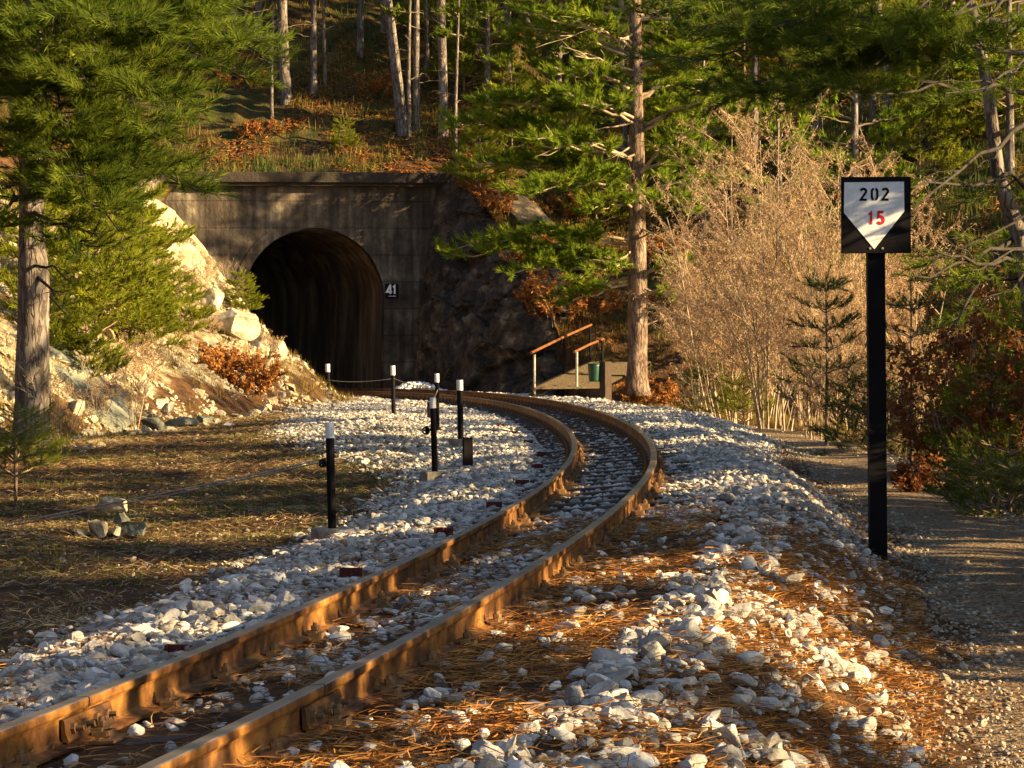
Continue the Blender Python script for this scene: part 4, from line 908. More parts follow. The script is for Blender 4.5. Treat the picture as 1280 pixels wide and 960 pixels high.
class Plant:
    def __init__(s, seed): s.r = np.random.default_rng(seed); s.wood = MB(); s.tp = []; s.td = []; s.ts = []
    def tuft(s, p, d, sz): s.tp.append(p); s.td.append(d); s.ts.append(sz)
    def branch(s, p0, tip, rad, sz=.3, dens=1., start=.25, spreadl=.42, bow=.06, twl=None, wb=True, droop=0):
        """a pine limb with side shoots lying in a flat plate, brushes toward the ends"""
        r = s.r; q = curve(p0, tip, r, bow, 8, .018); L_ = np.linalg.norm(q[-1] - q[0])
        s.wood.tube(q, np.linspace(rad, rad * .25, 8), 5, False)
        D = (q[-1] - q[0]) / L_; side = np.cross(D, [0, 0, 1.]); side /= np.linalg.norm(side) + 1e-9
        n = max(3, int(L_ * (1 - start) / min(.17, sz * .55) * dens))
        for k in range(n):
            t = start + (1 - start) * (k + r.uniform(0, 1)) / n; i = min(int(t * 7), 6); p = q[i] * (1 - (t * 7 - i)) + q[i + 1] * (t * 7 - i)
            sg = 1 if k % 2 else -1; l = (spreadl * L_ * (1.12 - t) + .16) * r.uniform(.5, 1.15); l = min(l, 1.5)
            dd = D * r.uniform(.5, .95) + side * sg * r.uniform(.5, 1) + np.array([0, 0, r.uniform(-.12, .35) - droop]); dd /= np.linalg.norm(dd)
            e = p + dd * l; qq = curve(p, e, r, .04, 4, .03)
            if wb: s.wood.tube(qq, np.linspace(max(rad * .3, .006), .004, 4), 3, False)
            m = max(2, int(l / (sz * .40)))
            for j in range(m):
                u = (j + 1) / m; c = p * (1 - u) + e * u
                if u < .3 and r.uniform() < .6: continue
                td = dd + np.array([0, 0, r.uniform(0, .7)]) + r.normal(0, .28, 3); s.tuft(c - td * sz * .3, td, sz * r.uniform(.75, 1.2))
                if l > .5 and j < m - 1:
                    t2 = dd * .6 + np.cross(dd, [0, 0, 1]) * r.choice([-1, 1]) * .8 + np.array([0, 0, r.uniform(0, .5)]); s.tuft(c, t2, sz * r.uniform(.7, 1.1))
        s.tuft(q[-1] - D * sz * .3, D + np.array([0, 0, .25]), sz * 1.1)
    def dead(s, p0, tip, rad):
        q = curve(p0, tip, s.r, .03, 6, .03); s.wood.tube(q, np.linspace(rad, rad * .2, 6), 5, False); L_ = np.linalg.norm(q[-1] - q[0])
        for k in range(int(3 + L_ * 2)):
            t = s.r.uniform(.3, 1); i = min(int(t * 5), 4); p = q[i]; D = q[-1] - q[0]; e = p + D * .22 * s.r.uniform(.4, 1.2) + s.r.normal(0, .13 * L_, 3); s.wood.tube(curve(p, e, s.r, .0, 4, .05), np.linspace(rad * .35, rad * .1, 4), 3, False)
    def meshes(s, leaf, wd, per, ln=.13, wood='twig', spread=(22, 68)):
        out = {}
        if s.tp:
            V, Fc = needles(s.tp, s.td, np.array(s.ts), s.r, per, wd, ln, spread); out['foliage'] = mk('foliage', V, Fc, M[leaf])
        if s.wood.n: out['branches'] = s.wood.mesh('branches', M[wood], True)
        return out
def trunk(pts, radii, mt, n=14, seed=0):
    """tapered trunk with furrowed, slightly lumpy outline and flared root"""
    pts = np.asarray(pts, float); m = 40; t = np.linspace(0, 1, m); tt = np.linspace(0, 1, len(pts))
    C_ = np.stack([np.interp(t, tt, pts[:, k]) for k in range(3)], -1); rr = np.interp(t, tt, radii); ht = C_[:, 2] - C_[0, 2]
    rr = rr * (1 + .35 * np.exp(-ht / .25)); mb = MB(); mb.tube(C_, rr, n, True)
    V = mb.V[0]; ax = np.vstack([np.repeat(C_, n, 0), C_[0], C_[-1]]); dv = V - ax; nz = fbm(np.c_[V[:, :2] * 9, V[:, 2] * 1.6] + seed, 3, seed); V[:] = ax + dv * (1 + .13 * nz)[:, None]
    return mb.mesh('trunk', mt, True)
def tree(name, label, cat, loc, parts, group=None, rz=0, sc_=1):
    t = thing(name, label, cat, tuple(loc), group, rz); t.scale = (sc_,) * 3
    for nm, me in parts.items(): obj(nm, me, t)
    return t
def pine_tall(seed, H=13, r0=.19, crown0=5, crown1=None, leaf='needle', lean=(0, 0), dens=1., blen=2.3, per=22, wd=.034, sz=.40, deadn=8, bark='bark_grey'):
    pl = Plant(seed); r = pl.r
    ax = lambda z: np.array([lean[0] * z + .05 * math.sin(z * .7 + seed), lean[1] * z + .05 * math.cos(z * .6), z])
    z = crown0
    while z < H:
        f = (z - crown0) / (H - crown0); L_ = blen * (math.sin(math.pi * min(1, f * .75 + .25)) ** .8) * (1 - f * .55) + .25
        for k in range(r.integers(3, 6)):
            a = r.uniform(0, 6.28); l = L_ * r.uniform(.6, 1.15); p = ax(z + r.uniform(-.1, .1)); pl.branch(p, p + np.array([math.cos(a) * l, math.sin(a) * l, l * r.uniform(-.05, .3) + f * .4]), .03, sz, dens, .3)
        z += r.uniform(.45, .75)
    for k in range(deadn):
        z_ = r.uniform(1.2, crown0 + .5); a = r.uniform(0, 6.28); l = r.uniform(.4, 1.3); p = ax(z_); pl.dead(p, p + np.array([math.cos(a) * l, math.sin(a) * l, r.uniform(-.15, .3) * l]), .014)
    out = pl.meshes(leaf, wd, per, .15); zz = np.linspace(-.4, H, 9)
    out['trunk'] = trunk([ax(v) for v in zz], np.linspace(r0, r0 * .25, 9), M[bark], 10, seed); return out
def pine_young(seed, H=2.6, leaf='needle_lit', per=22, wd=.012, sz=.22, base=.3, wide=.85, dens=1.6, bark='bark'):
    pl = Plant(seed); r = pl.r; z = base
    while z < H - .15:
        f = z / H; L_ = wide * (1 - f) ** .75 + .12; n = r.integers(4, 7); a0 = r.uniform(0, 6)
        for k in range(n):
            a = a0 + k * 6.28 / n + r.normal(0, .2); l = L_ * r.uniform(.7, 1.1); pl.branch((0, 0, z), (math.cos(a) * l, math.sin(a) * l, z + l * r.uniform(.15, .5)), .012, sz, dens * 1.2, .35, .35)
        z += max(.12, .115 * H) * r.uniform(.8, 1.2)
    for k in range(4): pl.tuft(np.array([0, 0, H - .3 + .08 * k]), np.array([0, 0, 1.]) + r.normal(0, .3, 3), sz)
    out = pl.meshes(leaf, wd, per, .11); out['trunk'] = trunk([(0, 0, -.2), (.01, 0, H * .5), (0, .01, H)], [.028 * H / 2.6, .02, .006], M[bark], 8, seed); return out
def at(px, py, Y, dz=0):
    p = P(px, py, Y); return (p[0], p[1], min(p[2], zat(p[0], p[1])) + dz)

# the big pine beyond the curve
BY = 66.0; c0 = P(796, 490, BY); c0[2] = min(c0[2], zat(c0[0], c0[1]))
def bpt(px, py, dy=0): return P(px, py, BY + dy) - c0
pl = Plant(31)
CEN = [ # trunk pixel y, tip x, tip y, depth offset
    (70, 640, 40, 1), (80, 905, 60, -1), (60, 700, 20, -1.5), (110, 690, 95, -1.2), (120, 880, 100, 1), (140, 600, 130, -.6), (150, 720, 130, -2), (160, 890, 130, -.8), (190, 570, 160, .5), (200, 660, 175, -1.6), (215, 890, 190, -1.2),
    (225, 590, 205, -.8), (235, 640, 240, -2), (238, 700, 235, -2.4), (240, 900, 225, .4), (250, 740, 262, -2), (262, 875, 255, -1.6), (270, 850, 250, -2.4), (300, 610, 305, -.6), (330, 566, 318, -.3), (322, 640, 342, -1.4), (330, 720, 350, -1.8), (345, 850, 330, -1), (362, 855, 375, -.4), (350, 690, 375, .4),
    (20, 620, 0, 1), (10, 760, -60, -2), (20, 920, 0, .6), (-20, 700, -60, 1), (-30, 880, -60, -1), (-60, 650, -90, -1), (-70, 900, -100, 1), (-110, 700, -150, 0), (-120, 880, -150, 0), (-160, 730, -200, 1), (-170, 860, -210, -1)]
for ty, tx, tyy, dy in CEN:
    for jj in range(2):
        pl.branch(bpt(796, ty + 6 * jj), bpt(tx + jj * pl.r.normal(0, 22), tyy + jj * pl.r.normal(0, 12), dy + jj * pl.r.normal(0, 1.2)), .05, .40, .82 if jj == 0 else .6, .22, .30, .045)
for ty, tx, tyy, dy in [(40, 700, 45, -2), (150, 730, 170, -1), (178, 680, 190, -1.5), (192, 740, 215, -2), (300, 830, 290, -1), (385, 855, 392, -.5), (310, 760, 335, -1), (375, 860, 340, -.5), (412, 845, 395, .3), (90, 720, 70, -2), (280, 850, 318, -1)]:
    pl.dead(bpt(796, ty), bpt(tx, tyy, dy), .035)
out = pl.meshes('needle_mid', .021, 46, .17, 'stem')
out['trunk'] = trunk([bpt(796, 494), bpt(797, 420), bpt(797, 300), bpt(796, 200), bpt(795, 100), bpt(794, 0), bpt(793, -120), bpt(793, -240)], [.27, .255, .23, .2, .175, .155, .12, .05], M['bark'], 16, 5)
tree('pine_tree', 'big pine with sunlit reddish trunk beyond the curve, between footbridge and bare shrubs', 'tree', c0, out)

# the big pine at the left edge
LY = 36.0; c1 = P(38, 548, LY); c1[2] = min(c1[2], zat(c1[0], c1[1]))
def lpt(px, py, dy=0): return P(px, py, LY + dy) - c1
pl = Plant(37)
for ty, tx, tyy, dy in [(-20, 330, 70, -3), (-40, 260, 5, -4), (0, 200, 120, -5), (10, 150, 40, -6), (-60, 120, -10, -5), (20, 230, 150, -3.5), (30, 310, 100, -2), (40, -60, 90, -3), (60, 120, 120, -5), (90, 200, 170, -4), (110, -80, 150, -2), (120, 90, 160, -4),
        (140, 170, 215, -3), (160, 250, 240, -2), (165, 110, 235, -4), (190, -70, 220, -2), (210, 130, 262, -4), (190, 250, 235, -1), (225, 150, 290, -2), (250, -40, 300, -3), (262, 110, 325, -2), (-80, 300, -40, -3), (-100, 100, -60, -4), (-120, -40, -60, -2), (-10, 60, 60, -6), (-20, -50, 10, -5)]:
    pl.branch(lpt(38, ty), lpt(tx, tyy, dy), .035, .34, 1.0, .25, .36, .05)
for ty, tx, tyy, dy in [(332, 92, 345, -1), (345, 88, 400, -1), (150, -20, 172, -1), (165, -30, 160, -1), (195, 125, 205, -1), (130, 70, 130, -2)]:
    pl.dead(lpt(38, ty), lpt(tx, tyy, dy), .03)
out = pl.meshes('needle', .009, 60, .16, 'bark_dark')
out['trunk'] = trunk([lpt(40, 560), lpt(41, 450), lpt(42, 350), lpt(39, 300), lpt(38, 200), lpt(40, 100), lpt(42, 0), lpt(44, -150)], [.235, .235, .22, .18, .16, .14, .12, .05], M['bark_grey'], 18, 8)
tree('pine_tree', 'tall pine with a thick furrowed grey trunk at the left edge', 'tree', c1, out)

# the leaning bare limbed pine at the right edge and the branch reaching in over the sign
RY = 30.0; c2 = P(1300, 470, RY); c2[2] = zat(c2[0], c2[1])
def rpt(px, py, dy=0): return P(px, py, RY + dy) - c2
pl = Plant(41)
for a, b_ in (((1302, 118), (1075, 116)), ((1300, 60), (1060, 70)), ((1290, 150), (1135, 270)), ((1310, 232), (1132, 236)), ((1290, 345), (1165, 312)), ((1300, 20), (1150, 60)), ((1265, 300), (1180, 420)), ((1310, 300), (1140, 345))):
    q = curve(rpt(*a), rpt(*b_, -2), pl.r, .02, 8, .015); pl.wood.tube(q, np.linspace(.034, .008, 8), 6, False)
    pl.dead(q[2], q[2] + (q[-1] - q[0]) * .4 + pl.r.normal(0, .15, 3), .010); pl.dead(q[4], q[4] + (q[-1] - q[0]) * .35 + pl.r.normal(0, .2, 3), .008)
for a, b_, dy in (((1310, -40), (830, 70), -5), ((1310, -60), (900, 20), -6), ((1310, 0), (940, 100), -5), ((1300, -30), (1010, 110), -4), ((1300, 20), (1100, 60), -3), ((1300, 60), (1180, 130), -2), ((1310, -80), (1000, -10), -6), ((1310, -90), (820, 0), -4), ((1300, -10), (1200, 50), -4),
        ((1310, 250), (1160, 330), -1), ((1310, 280), (1200, 360), -1.5), ((1320, 200), (1210, 250), -1), ((1310, -10), (880, 110), -3), ((1310, 320), (1190, 400), -1), ((1310, 340), (1150, 350), 0)):
    pl.branch(rpt(*a), rpt(*b_, dy), .022, .30, .9, .42, .24, -.02, droop=.25)
out = pl.meshes('needle', .008, 60, .15, 'bark_dark')
out['trunk'] = trunk([rpt(1300, 475), rpt(1290, 380), rpt(1276, 300), rpt(1248, 220), rpt(1236, 120), rpt(1222, 40), rpt(1205, -30), rpt(1180, -160)], [.13, .12, .10, .085, .075, .06, .05, .02], M['bark_grey'], 12, 9)
tree('pine_tree', 'crooked dark pine leaning in from the right edge, bare limbs behind the post board', 'tree', c2, out)

# forest pines on the slope behind: bases read from the photo
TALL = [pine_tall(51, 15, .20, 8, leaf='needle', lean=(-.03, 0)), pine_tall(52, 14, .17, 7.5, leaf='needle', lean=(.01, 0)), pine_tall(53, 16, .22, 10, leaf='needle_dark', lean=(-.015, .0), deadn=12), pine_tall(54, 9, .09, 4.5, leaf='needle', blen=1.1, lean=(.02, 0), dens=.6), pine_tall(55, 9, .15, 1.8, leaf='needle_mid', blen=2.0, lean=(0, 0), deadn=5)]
FOR = [ # px, base py, trunk px, kind, label
    (357, 130, 15, 2, 'pale thick trunk standing alone on the slope above the left part of the portal'),
    (341, 152, 3, 3, 'very thin pale stem left of the pale thick trunk above the portal'),
    (393, 115, 7, 1, 'slender grey trunk right of the pale thick trunk, above the arch'),
    (405, 108, 4, 3, 'thin stem beside the slender grey trunk above the arch'),
    (323, 55, 6, 1, 'slim trunk high on the slope above the hanging needles at left'),
    (452, 70, 9, 1, 'grey trunk high on the slope straight above the arch crown'),
    (502, 168, 15, 0, 'thick grey trunk leaning left, rooted just above the portal cornice'),
    (511, 175, 6, 3, 'thin leaning stem touching the thick leaning trunk above the cornice'),
    (521, 165, 9, 1, 'second trunk right of the thick leaning one above the cornice'),
    (534, 98, 6, 3, 'thin reddish stem behind the trunks above the cornice'),
    (553, 170, 11, 2, 'straight dark trunk near the right end of the portal cornice'),
    (570, 205, 4, 3, 'thin dead stem at the very right end of the cornice'),
    (583, 75, 9, 1, 'dark trunk high on the slope left of the big pine crown'),
    (597, 68, 8, 0, 'leaning trunk high up beside the dark one, left of the big pine crown'),
    (624, 92, 5, 3, 'thin stem between the trunks left of the big pine crown'),
    (636, 95, 10, 2, 'stout trunk seen behind the left boughs of the big pine'),
    (684, 95, 11, 1, 'grey trunk seen behind the middle boughs of the big pine'),
    (733, 60, 6, 3, 'slim stem behind the upper boughs of the big pine'),
    (478, 40, 7, 1, 'trunk at the top edge just left of the leaning pair above the portal'),
    (548, 30, 8, 2, 'dark trunk at the top edge above the right end of the portal'),
    (660, 30, 7, 1, 'trunk at the top edge behind the big pine crown'),
    (290, 60, 8, 2, 'dark trunk half hidden by hanging needles left of the portal'),
    (240, 110, 9, 1, 'trunk behind the hanging needles over the left crag'),
    (852, 120, 9, 4, 'bushy pine right of the big pine crown with foliage almost to its foot'),
    (942, 190, 8, 2, 'trunk directly behind the tip of the tallest bare shrub'),
    (1020, 165, 13, 1, 'grey trunk on the slope left of the post board, behind the bare shrubs'),
    (1072, 185, 9, 1, 'sunlit trunk just above the post board, left of its centre'),
    (1092, 190, 8, 1, 'sunlit trunk just above the post board at its centre'),
    (1117, 215, 8, 0, 'sunlit leaning trunk just above the right corner of the post board'),
    (1160, 180, 9, 4, 'bushy yellow green pine right of the post board'),
    (1190, 120, 10, 2, 'tall trunk behind the dark boughs at upper right'),
    (1262, 210, 12, 4, 'bushy pine behind the right edge limbs'),
    (780, 215, 6, 4, 'bushy pine directly behind the big pine trunk'),
    (880, 300, 8, 4, 'bushy pine at the foot of the slope right of the big pine trunk'),
    (700, 150, 7, 4, 'bushy pine behind the left boughs of the big pine'),
    (980, 100, 9, 0, 'leaning trunk under the dark boughs at upper middle right'),
    (830, 40, 8, 4, 'bushy pine high on the slope right of the big pine top'),
    (610, 140, 6, 4, 'bushy pine in shade left of the big pine boughs'),
    (130, 120, 10, 2, 'trunk far up behind the left pine crown'),
    (180, 60, 8, 0, 'leaning trunk far up behind the left pine crown')]
def on_slope(px, py):
    D = np.arange(74, 190, .1); q = np.array([P(px, py, d) for d in D]); g = gh(q[:, 0], q[:, 1]); k = np.nonzero(g > q[:, 2])[0]
    i = k[0] if len(k) else len(D) - 1; return q[i][0], D[i], g[i]
for i, (px, py, w_, kd, lb) in enumerate(FOR):
    x, y, z = on_slope(px, py); base = [.20, .17, .22, .09, .15][kd]; s_ = np.clip(w_ / F * y / 2 / base, .75, 1.3)
    t = thing('pine_tree', lb, 'tree', (x, y, z - .05), 'pines on the wooded slope', (0 if kd == 0 else i * 1.7)); t.scale = (s_, s_, max(s_, .9))
    if kd == 0: t.rotation_euler = (0, R(-3.5), 0)
    for nm, me in TALL[kd].items(): obj(nm, me, t)
# far trees beyond, filling the slope to its top
rr = np.random.default_rng(99)
FAR = []
for i in range(30):
    px = 20 + 1250 * ((i * .618) % 1); Y = 92 + 60 * ((i * .377) % 1) + 6; x = (px - 640) / F * Y * 1.5
    FAR.append((x, Y, int(rr.integers(0, 5))))
for x, y, kd in FAR:
    t = thing('pine_tree', 'pine high on the wooded slope, lost among its many neighbours', 'tree', (x, y, zat(x, y) - .1), 'pines high on the wooded slope', rr.uniform(0, 6)); s_ = rr.uniform(.8, 1.2); t.scale = (s_,) * 3
    for nm, me in TALL[kd].items(): obj(nm, me, t)
# pines standing right of the picture; they shade the track and the path
SHADE = [(9.8, 38.2, 4, .95), (5.4, 17.4, 4, .42), (6.4, 14.0, 4, .45), (7.6, 21.5, 4, .6), (11, 12.5, 4, .9), (10.5, 22.5, 4, .9), (6.8, 1.0, 4, .6), (8.6, 5.6, 4, .85), (8.4, 12.6, 4, .85), (9.6, 16.6, 4, .8), (9.4, 20.4, 4, .85), (9.8, 24.6, 4, .9), (10.5, 29.5, 4, .95), (11.5, 34, 4, .9), (12.5, 1, 4, .95), (12.5, 9.5, 1, 1.), (13.5, 14.5, 4, 1.), (13, 19, 2, 1.), (14, 24, 4, 1.), (15, 29, 4, 1.1), (15.5, 5, 4, 1.), (16.5, -2, 4, 1.), (18, 11, 2, 1.), (20, 18, 4, 1.1), (21, 26, 4, 1.2), (22, 4, 4, 1.2), (24, 33, 4, 1.2), (7.5, 71.5, 4, .8), (10, 74.5, 4, .9), (28, 70, 4, 1.2)]
for i, (x, y, kd, s_) in enumerate(SHADE):
    t = thing('pine_tree', 'pine of the roadside wood standing right of the path', 'tree', (x, y, zat(x, y) - .1), 'pines of the wood right of the path', i * 2.1); t.scale = (s_ * (1.25 if kd == 4 else 1),) * 3
    for nm, me in TALL[kd].items(): obj(nm, me, t)

# young pines
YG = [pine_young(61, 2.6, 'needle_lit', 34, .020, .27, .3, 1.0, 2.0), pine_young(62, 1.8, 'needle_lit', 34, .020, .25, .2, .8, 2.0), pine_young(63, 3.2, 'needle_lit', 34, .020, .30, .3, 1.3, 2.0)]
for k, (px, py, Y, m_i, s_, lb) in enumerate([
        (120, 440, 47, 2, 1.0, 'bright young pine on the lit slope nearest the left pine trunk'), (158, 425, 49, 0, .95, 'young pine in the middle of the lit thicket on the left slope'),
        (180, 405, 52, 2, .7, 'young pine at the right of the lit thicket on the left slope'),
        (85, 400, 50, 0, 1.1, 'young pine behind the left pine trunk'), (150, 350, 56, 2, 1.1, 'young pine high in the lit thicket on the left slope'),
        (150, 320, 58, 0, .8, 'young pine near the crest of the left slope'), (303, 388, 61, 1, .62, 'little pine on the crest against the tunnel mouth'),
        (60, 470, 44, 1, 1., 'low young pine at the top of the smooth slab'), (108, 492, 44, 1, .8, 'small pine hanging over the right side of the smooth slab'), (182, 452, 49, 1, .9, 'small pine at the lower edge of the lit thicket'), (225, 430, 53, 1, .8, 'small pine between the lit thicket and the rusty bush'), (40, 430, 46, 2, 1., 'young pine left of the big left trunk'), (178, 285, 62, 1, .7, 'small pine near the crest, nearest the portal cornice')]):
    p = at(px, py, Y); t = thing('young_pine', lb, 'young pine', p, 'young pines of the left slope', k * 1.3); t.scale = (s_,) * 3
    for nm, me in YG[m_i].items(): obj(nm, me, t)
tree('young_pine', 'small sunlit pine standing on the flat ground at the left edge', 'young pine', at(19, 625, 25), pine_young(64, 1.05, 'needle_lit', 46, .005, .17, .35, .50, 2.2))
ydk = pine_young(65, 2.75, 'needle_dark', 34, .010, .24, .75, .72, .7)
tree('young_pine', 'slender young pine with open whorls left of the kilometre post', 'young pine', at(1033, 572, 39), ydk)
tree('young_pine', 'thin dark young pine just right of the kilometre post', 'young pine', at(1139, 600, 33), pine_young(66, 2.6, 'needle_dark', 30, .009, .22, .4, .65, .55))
tree('young_pine', 'unseen dense young pine added outside the right edge to shade the kilometre board', 'young pine', (5.15, 17.9, zat(5.15, 17.9) - .05), pine_young(75, 5.2, 'needle_dark', 30, .014, .28, .4, 1.25, 1.6))  # unseen tree, added to cast shade on the board
tree('young_pine', 'low bushy young pine on the verge at the right edge', 'young pine', at(1262, 668, 24.5), pine_young(67, 1.0, 'needle', 38, .006, .16, .08, .6, 1.2))
tree('young_pine', 'dark bushy pine sapling left of the one at the right edge', 'young pine', at(1225, 650, 26), pine_young(68, .7, 'needle_dark', 36, .006, .15, .08, .5, 1.1))
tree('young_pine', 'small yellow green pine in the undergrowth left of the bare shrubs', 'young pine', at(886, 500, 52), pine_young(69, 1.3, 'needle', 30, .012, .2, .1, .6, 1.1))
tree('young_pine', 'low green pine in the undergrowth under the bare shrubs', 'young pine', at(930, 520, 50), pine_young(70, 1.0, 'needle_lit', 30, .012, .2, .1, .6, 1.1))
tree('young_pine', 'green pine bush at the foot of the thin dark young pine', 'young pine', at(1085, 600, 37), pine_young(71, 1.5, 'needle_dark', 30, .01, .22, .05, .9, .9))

# bare shrubs and leafy bushes
def leaves(pos, r, ln, wd, hang=.6, fold=True):
    n = len(pos); d = r.normal(size=(n, 3)); d[:, 2] = d[:, 2] * (1 - hang) - hang; d /= np.linalg.norm(d, axis=1)[:, None]
    s_ = np.cross(d, r.normal(size=(n, 3))); s_ /= np.linalg.norm(s_, axis=1)[:, None]; up = np.cross(d, s_)
    L_ = (ln * r.uniform(.6, 1.3, n))[:, None]; W_ = (wd * r.uniform(.6, 1.3, n))[:, None]
    V = np.stack([pos, pos + d * L_ * .45 + s_ * W_ / 2 + up * W_ * .12, pos + d * L_, pos + d * L_ * .45 - s_ * W_ / 2 + up * W_ * .12], 1); k = (np.arange(n) * 4)[:, None]
    return V.reshape(-1, 3), [np.array([0, 1, 2])[None] + k, np.array([0, 2, 3])[None] + k]
def shrub(seed, H, W_, stems, nleaf, ln, wd, leaf, stem='stem', rad=.022, hang=.6, low=.15, levels=2, arch=.25):
    r = np.random.default_rng(seed); mb = MB(); tips = []
    def grow(p, d, L_, rad_, lev):
        n = 6; q = [p]; dd = d / np.linalg.norm(d)
        for k in range(n - 1): dd = dd + r.normal(0, .09, 3) + np.array([0, 0, .03 if lev == 0 else -.01]); dd /= np.linalg.norm(dd); q.append(q[-1] + dd * L_ / (n - 1))
        q = np.array(q); mb.tube(q, np.linspace(rad_, rad_ * .35, n), 5 if lev == 0 else 3, False)
        if lev > 0 or levels == 0: tips.append((q, lev))
        if lev < levels:
            m = r.integers(6, 10) if lev == 0 else r.integers(4, 7)
            for _ in range(m):
                t = r.uniform(.22 if lev == 0 else .1, .98); i = min(int(t * 5), 4); c = q[i] + (q[i + 1] - q[i]) * (t * 5 - i)
                a = r.uniform(0, 6.28); nd = dd * .8 + np.array([math.cos(a), math.sin(a), r.uniform(-.1, .5)]) * r.uniform(.45, .9); grow(c, nd, L_ * r.uniform(.25, .45) * (1.25 - .5 * t), max(rad_ * .42, .004), lev + 1)
    for k in range(stems):
        a = r.uniform(0, 6.28); o_ = r.uniform(0, .25) * W_; l = H * r.uniform(.65, 1.05); grow(np.array([math.cos(a) * o_, math.sin(a) * o_, -.1]), np.array([math.cos(a) * W_ / H * r.uniform(.1, .95), math.sin(a) * W_ / H * r.uniform(.1, .95), 1.]), l, rad * r.uniform(.6, 1.2), 0)
    out = {'stems': mb.mesh('stems', M[stem], True)}
    if nleaf:
        ws = np.array([np.linalg.norm(q[-1] - q[0]) for q, l in tips]); pick = r.choice(len(tips), nleaf, p=ws / ws.sum()); t = r.uniform(.05, 1, nleaf) * 5
        Q = np.stack([q for q, l in tips]); i = np.minimum(t.astype(int), 4); f_ = (t - i)[:, None]; pos = Q[pick, i] * (1 - f_) + Q[pick, i + 1] * f_ + r.normal(0, .02, (nleaf, 3))
        V, Fc = leaves(pos, r, ln, wd, hang); out['leaves'] = mk('leaves', V, Fc, M[leaf])
    return out
HZ = [shrub(81, 5.6, 1.9, 15, 24000, .080, .013, 'catkin', hang=.8), shrub(82, 4.6, 2.0, 14, 19000, .080, .013, 'catkin', hang=.8), shrub(83, 3.6, 1.7, 12, 14000, .075, .013, 'catkin')]
for k, (px, py, Y, mi, s_, lb) in enumerate([
        (962, 556, 47, 0, 1.02, 'tallest bare shrub full of tan hanging leaves, left of the slender young pine'), (1000, 560, 49, 0, .92, 'tan leaved bare shrub rising behind the slender young pine'),
        (915, 520, 51, 1, .95, 'leftmost tan shrub, next to the big pine trunk'), (1060, 575, 46, 0, .9, 'tan leaved shrub directly behind the post board'),
        (1118, 580, 45, 1, .85, 'tan leaved shrub right of the kilometre post'), 
        (1025, 570, 42, 2, .75, 'low tan shrub at the foot of the slender young pine'), (945, 545, 55, 1, 1., 'tan shrub at the back, seen between the two tallest ones'), (880, 470, 60, 2, 1., 'low tan shrub far back beside the big pine trunk')]):
    t = thing('bare_shrub', lb, 'shrub', at(px, py, Y), 'tan leaved bare shrubs right of the curve', k * 1.1); t.scale = (s_,) * 3
    for nm, me in HZ[mi].items(): obj(nm, me, t)
for k, (px, py, Y, s_, lb) in enumerate([(252, 352, 60, .55, 'dry tan bush on the crest left of the arch'), (200, 262, 66, .7, 'dry tan bush high on the crest left of the portal cornice'), (335, 440, 58, .5, 'dry tan bush on the crest above the lit grass bank'), (250, 430, 54, .6, 'dry tan bush above the rusty bush on the lit slope'), (120, 520, 42, .6, 'dry tan bush in front of the smooth slab'), (165, 470, 46, .7, 'dry tan bush at the top of the rubble'), (60, 330, 56, .9, 'dry tan bush far up behind the left trunk')]):
    t = thing('dry_bush', lb, 'bush', at(px, py, Y), 'dry tan bushes of the left slope', k * 1.2); t.scale = (s_,) * 3
    if k == 0: DRY = shrub(141, 1.3, 1.5, 16, 2600, .06, .02, 'catkin', 'stem', .010, .4)
    for nm, me in DRY.items(): obj(nm, me, t)
tree('beech_bush', 'rusty leaved bush at the foot of the lit slope beside the tunnel mouth', 'bush', at(305, 505, 53), shrub(84, 1.35, 2.0, 20, 9500, .075, .045, 'dead', 'twig', .012, .2))
tree('beech_bush', 'low rusty bush between the rubble and the larger rusty bush', 'bush', at(240, 478, 52), shrub(85, .9, 1.3, 12, 3600, .07, .045, 'dead', 'twig', .01, .2))
tree('beech_bush', 'dark red leaved beech bush on the verge right of the kilometre post', 'bush', at(1205, 615, 31), shrub(86, 2.2, 1.3, 12, 3000, .085, .05, 'beech', 'twig', .014, .35))
tree('beech_bush', 'rust brown beech bush cut by the right edge', 'bush', at(1275, 620, 30), shrub(87, 1.9, 1.2, 10, 2100, .085, .05, 'beech', 'twig', .014, .35))
tree('young_pine', 'green pine sapling between the two dark beech bushes', 'young pine', at(1240, 600, 30), pine_young(72, 1.5, 'needle', 36, .008, .22, .1, .7, 1.2))
tree('beech_bush', 'low rusty undergrowth bush at the verge behind the kilometre post', 'bush', at(1165, 625, 28), shrub(88, .6, .9, 9, 1500, .06, .04, 'beech', 'twig', .008, .3))
tree('beech_bush', 'rusty bracken bush on the bank behind the footbridge', 'bush', at(700, 405, 75), shrub(89, 1.6, 2.0, 14, 4200, .10, .05, 'dead', 'twig', .012, .5))
tree('beech_bush', 'orange bush on the slope between footbridge and big pine', 'bush', at(752, 400, 76), shrub(90, 1.4, 1.6, 12, 3200, .10, .05, 'dead', 'twig', .012, .5))
tree('beech_bush', 'orange brown undergrowth right behind the big pine trunk', 'bush', at(835, 460, 70), shrub(91, 1.2, 1.8, 12, 3200, .10, .05, 'dead', 'twig', .012, .5))
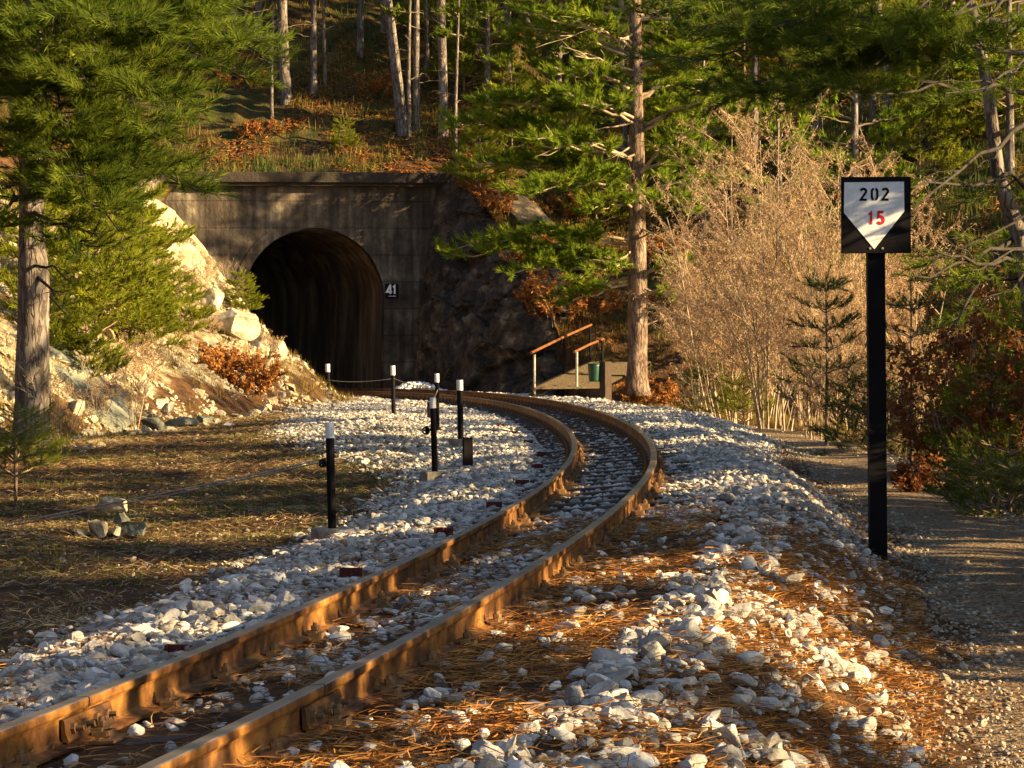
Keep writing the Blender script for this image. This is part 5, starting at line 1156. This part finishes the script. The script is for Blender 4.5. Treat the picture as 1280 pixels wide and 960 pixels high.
for k, (px, py, mi, s_, lb) in enumerate([
        (600, 250, 0, 1.1, 'small pine on the bank just right of the cornice end'), (640, 200, 2, 1.0, 'small pine above the cliff, under the left boughs of the big pine'), (710, 230, 0, 1.2, 'small pine left of the big pine trunk at mid height'),
        (745, 290, 1, 1.3, 'small pine close left of the big pine trunk above the bridge'), (845, 250, 2, 1.2, 'small pine right of the big pine trunk at mid height'), (870, 180, 2, 1.4, 'sunny small pine under the dark boughs right of the big pine'),
        (580, 120, 0, 1.2, 'shaded small pine between trunks high left of the big pine'), (545, 60, 1, 1.5, 'shaded small pine at the top edge between the forest trunks'), (430, 190, 1, .6, 'tiny pine just above the portal cornice over the arch'),
        (1150, 240, 2, 1.2, 'sunny small pine right of the post board top'), (1185, 200, 0, 1.5, 'sunny small pine up the slope right of the post board'), (1240, 170, 2, 1.5, 'sunny small pine behind the crooked limbs at right'),
        (1010, 120, 2, 1.6, 'small pine on the slope above the tallest bare shrub'), (1090, 100, 0, 1.8, 'small pine high above the post board'), (930, 90, 2, 1.7, 'small pine high above the leftmost bare shrub'), (690, 60, 2, 1.6, 'small pine at the top behind the big pine boughs')]):
    x, y, z = on_slope(px, py); t = thing('young_pine', lb, 'young pine', (x, y, z - .05), 'small pines under the forest trunks', k * 1.9); t.scale = (s_,) * 3
    for nm, me in YG[mi].items(): obj(nm, me, t)
for k, (px, py, s_, lb) in enumerate([(655, 330, 1.2, 'rusty bush on the cliff top under the big pine boughs'), (690, 270, 1.0, 'rusty bush on the bank left of the big pine trunk, above the bridge'), (740, 350, 1.2, 'rusty bush close left of the big pine trunk'), (830, 330, 1.2, 'rusty bush close right of the big pine trunk'), (860, 400, 1.1, 'rusty bush low on the slope behind the leftmost bare shrub'), (620, 60, 1., 'rusty bush between forest trunks at the top'), (330, 170, .8, 'rusty bracken on the shaded slope above the portal'), (628, 262, 1.0, 'rusty bush on the upper end of the dark cliff'), (600, 238, .7, 'rusty bush between the cliff top and the cornice'), (470, 120, .9, 'rusty bracken left of the thick leaning trunk'), (300, 110, .9, 'rusty bracken left of the thin pale stem above the portal')]):
    x, y, z = on_slope(px, py); t = thing('bracken_bush', lb, 'bush', (x, y, z - .1), 'rusty bushes on the wooded slope', k * 1.4); t.scale = (s_,) * 3
    if k == 0: BRK = shrub(140, 1.1, 1.8, 12, 3000, .10, .05, 'dead', 'twig', .010, .5)
    for nm, me in BRK.items(): obj(nm, me, t)
for k, (px, py, Y, H_, lb) in enumerate([(215, 242, 64, 1.4, 'leafless sapling on the crest left of the cornice'), (290, 345, 62, 1.3, 'leafless sapling on the crest in front of the arch'), (168, 500, 42, 1.2, 'thin bare twigs beside the smooth slab'), (80, 560, 36, 1.5, 'bare twigs at the foot of the left pine trunk'), (853, 505, 52, 1.5, 'bare pale sapling right of the big pine trunk'), (868, 500, 50, 1.4, 'second bare sapling right of the big pine trunk'), (438, 500, 57, .35, 'dry weed on the tip of the lit grass bank')]):
    tree('sapling', lb, 'sapling', at(px, py, Y), shrub(120 + k, H_, .5, 4, 0, 0, 0, 'dead', 'stem', .012, levels=2))
